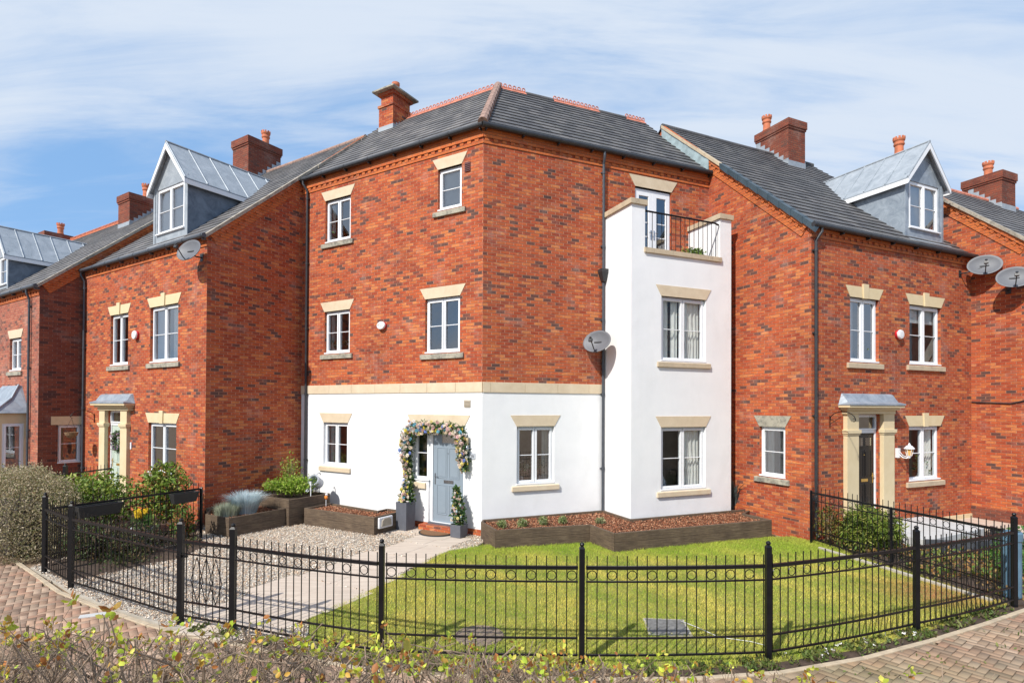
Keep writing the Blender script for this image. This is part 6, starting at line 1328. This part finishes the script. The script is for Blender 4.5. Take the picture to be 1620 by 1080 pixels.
# ================================================================== BEHIND THE CAMERA: what the panes reflect and what shades the lawn edge
def bare_tree(x, y, h, label, seed):
    g = random.Random(seed); t = thing('bare_tree', (x, y, 0), label, 'tree'); tr = MB(); cr = MB(); leaf = []
    def limb(p, d, r, L_, lv):
        pts = [p]; rs = [r]; n = 4
        for i in range(n): d = (d+Vector((g.gauss(0,.14), g.gauss(0,.14), g.gauss(.05,.1)))).normalized(); pts.append(pts[-1]+d*L_/n); rs.append(r*(1-.45*(i+1)/n))
        (tr if lv == 0 else cr).tube(pts, rs, 7 if lv < 2 else 4)
        if lv < 5:
            for i in range(3 if lv < 4 else 2): q = pts[g.choice([2,3,4,4])]; limb(q, (d+Vector((g.gauss(0,.6), g.gauss(0,.6), g.gauss(.1,.35)))).normalized(), r*.5, L_*.68, lv+1)
        else: leaf.append(pts[-1])
    limb(Vector((x, y, 0)), Vector((0, 0, 1)), .16, h*.36, 0)
    tr.build('trunk', 'bark_dark', t); cr.build('crown', 'bark_dark', t)
    return t
bare_tree(-3.6, -1.6, 9.5, 'bare tree behind the viewpoint mirrored in the upper panes', 4)
bare_tree(3.8, -5.0, 9.0, 'second bare tree further behind the viewpoint', 9)
P = np.concatenate([lumpy(5000, (x, -13+2*math.sin(x), 1.9), (3.4, 1.6, 2.3), 60+i, .5) for i, x in enumerate(range(-18, 20, 5))]); P = P[P[:, 2] > 0]
tag(leaf_mesh('distant_hedgerow', P, .38, [(.04,.06,.02),(.06,.08,.03),(.05,.045,.03)], aspect=.7), 'far dark hedgerow behind the viewpoint seen only in reflections', 'hedgerow', kind='stuff')

# low ground cover in the two planted front gardens
def ground_cover(poly, n, size, cols, h, name, label):
    xs = [q[0] for q in poly]; ys = [q[1] for q in poly]; P = np.stack([RNG.uniform(min(xs), max(xs), n), RNG.uniform(min(ys), max(ys), n)], 1); P = P[inside(P, poly)]
    k = np.sin(P[:, 0]*3.1+np.sin(P[:, 1]*2.3)*2)+np.sin(P[:, 1]*4.3+P[:, 0])+RNG.normal(0, .5, len(P)); P = P[k > -.3]; z = RNG.uniform(0, h, len(P)); o = leaf_mesh(name, np.concatenate([P, z[:, None]], 1), size, cols, up=.7); return tag(o, label, 'ground cover', kind='stuff')
ground_cover([(6.95,12.2),(7.85,8.95),(8.6,9.0),(10.6,11.3),(10.2,12.6),(8.4,12.6)], 5200, .085, [(.34,.18,.06),(.20,.24,.05),(.12,.20,.04),(.40,.26,.10)], .16, 'ground_cover', 'low bronze and green ground cover behind the right railing')
ground_cover([(-8.3,10.3),(-7.65,9.8),(-6.75,11.2),(-6.7,12.0),(-7.1,12.7),(-8.0,12.9),(-9.5,12.9)], 3600, .07, [(.12,.10,.05),(.10,.15,.04),(.18,.12,.06),(.07,.10,.03)], .14, 'ground_cover', 'sparse dark ground cover and leaf litter behind the left railing')
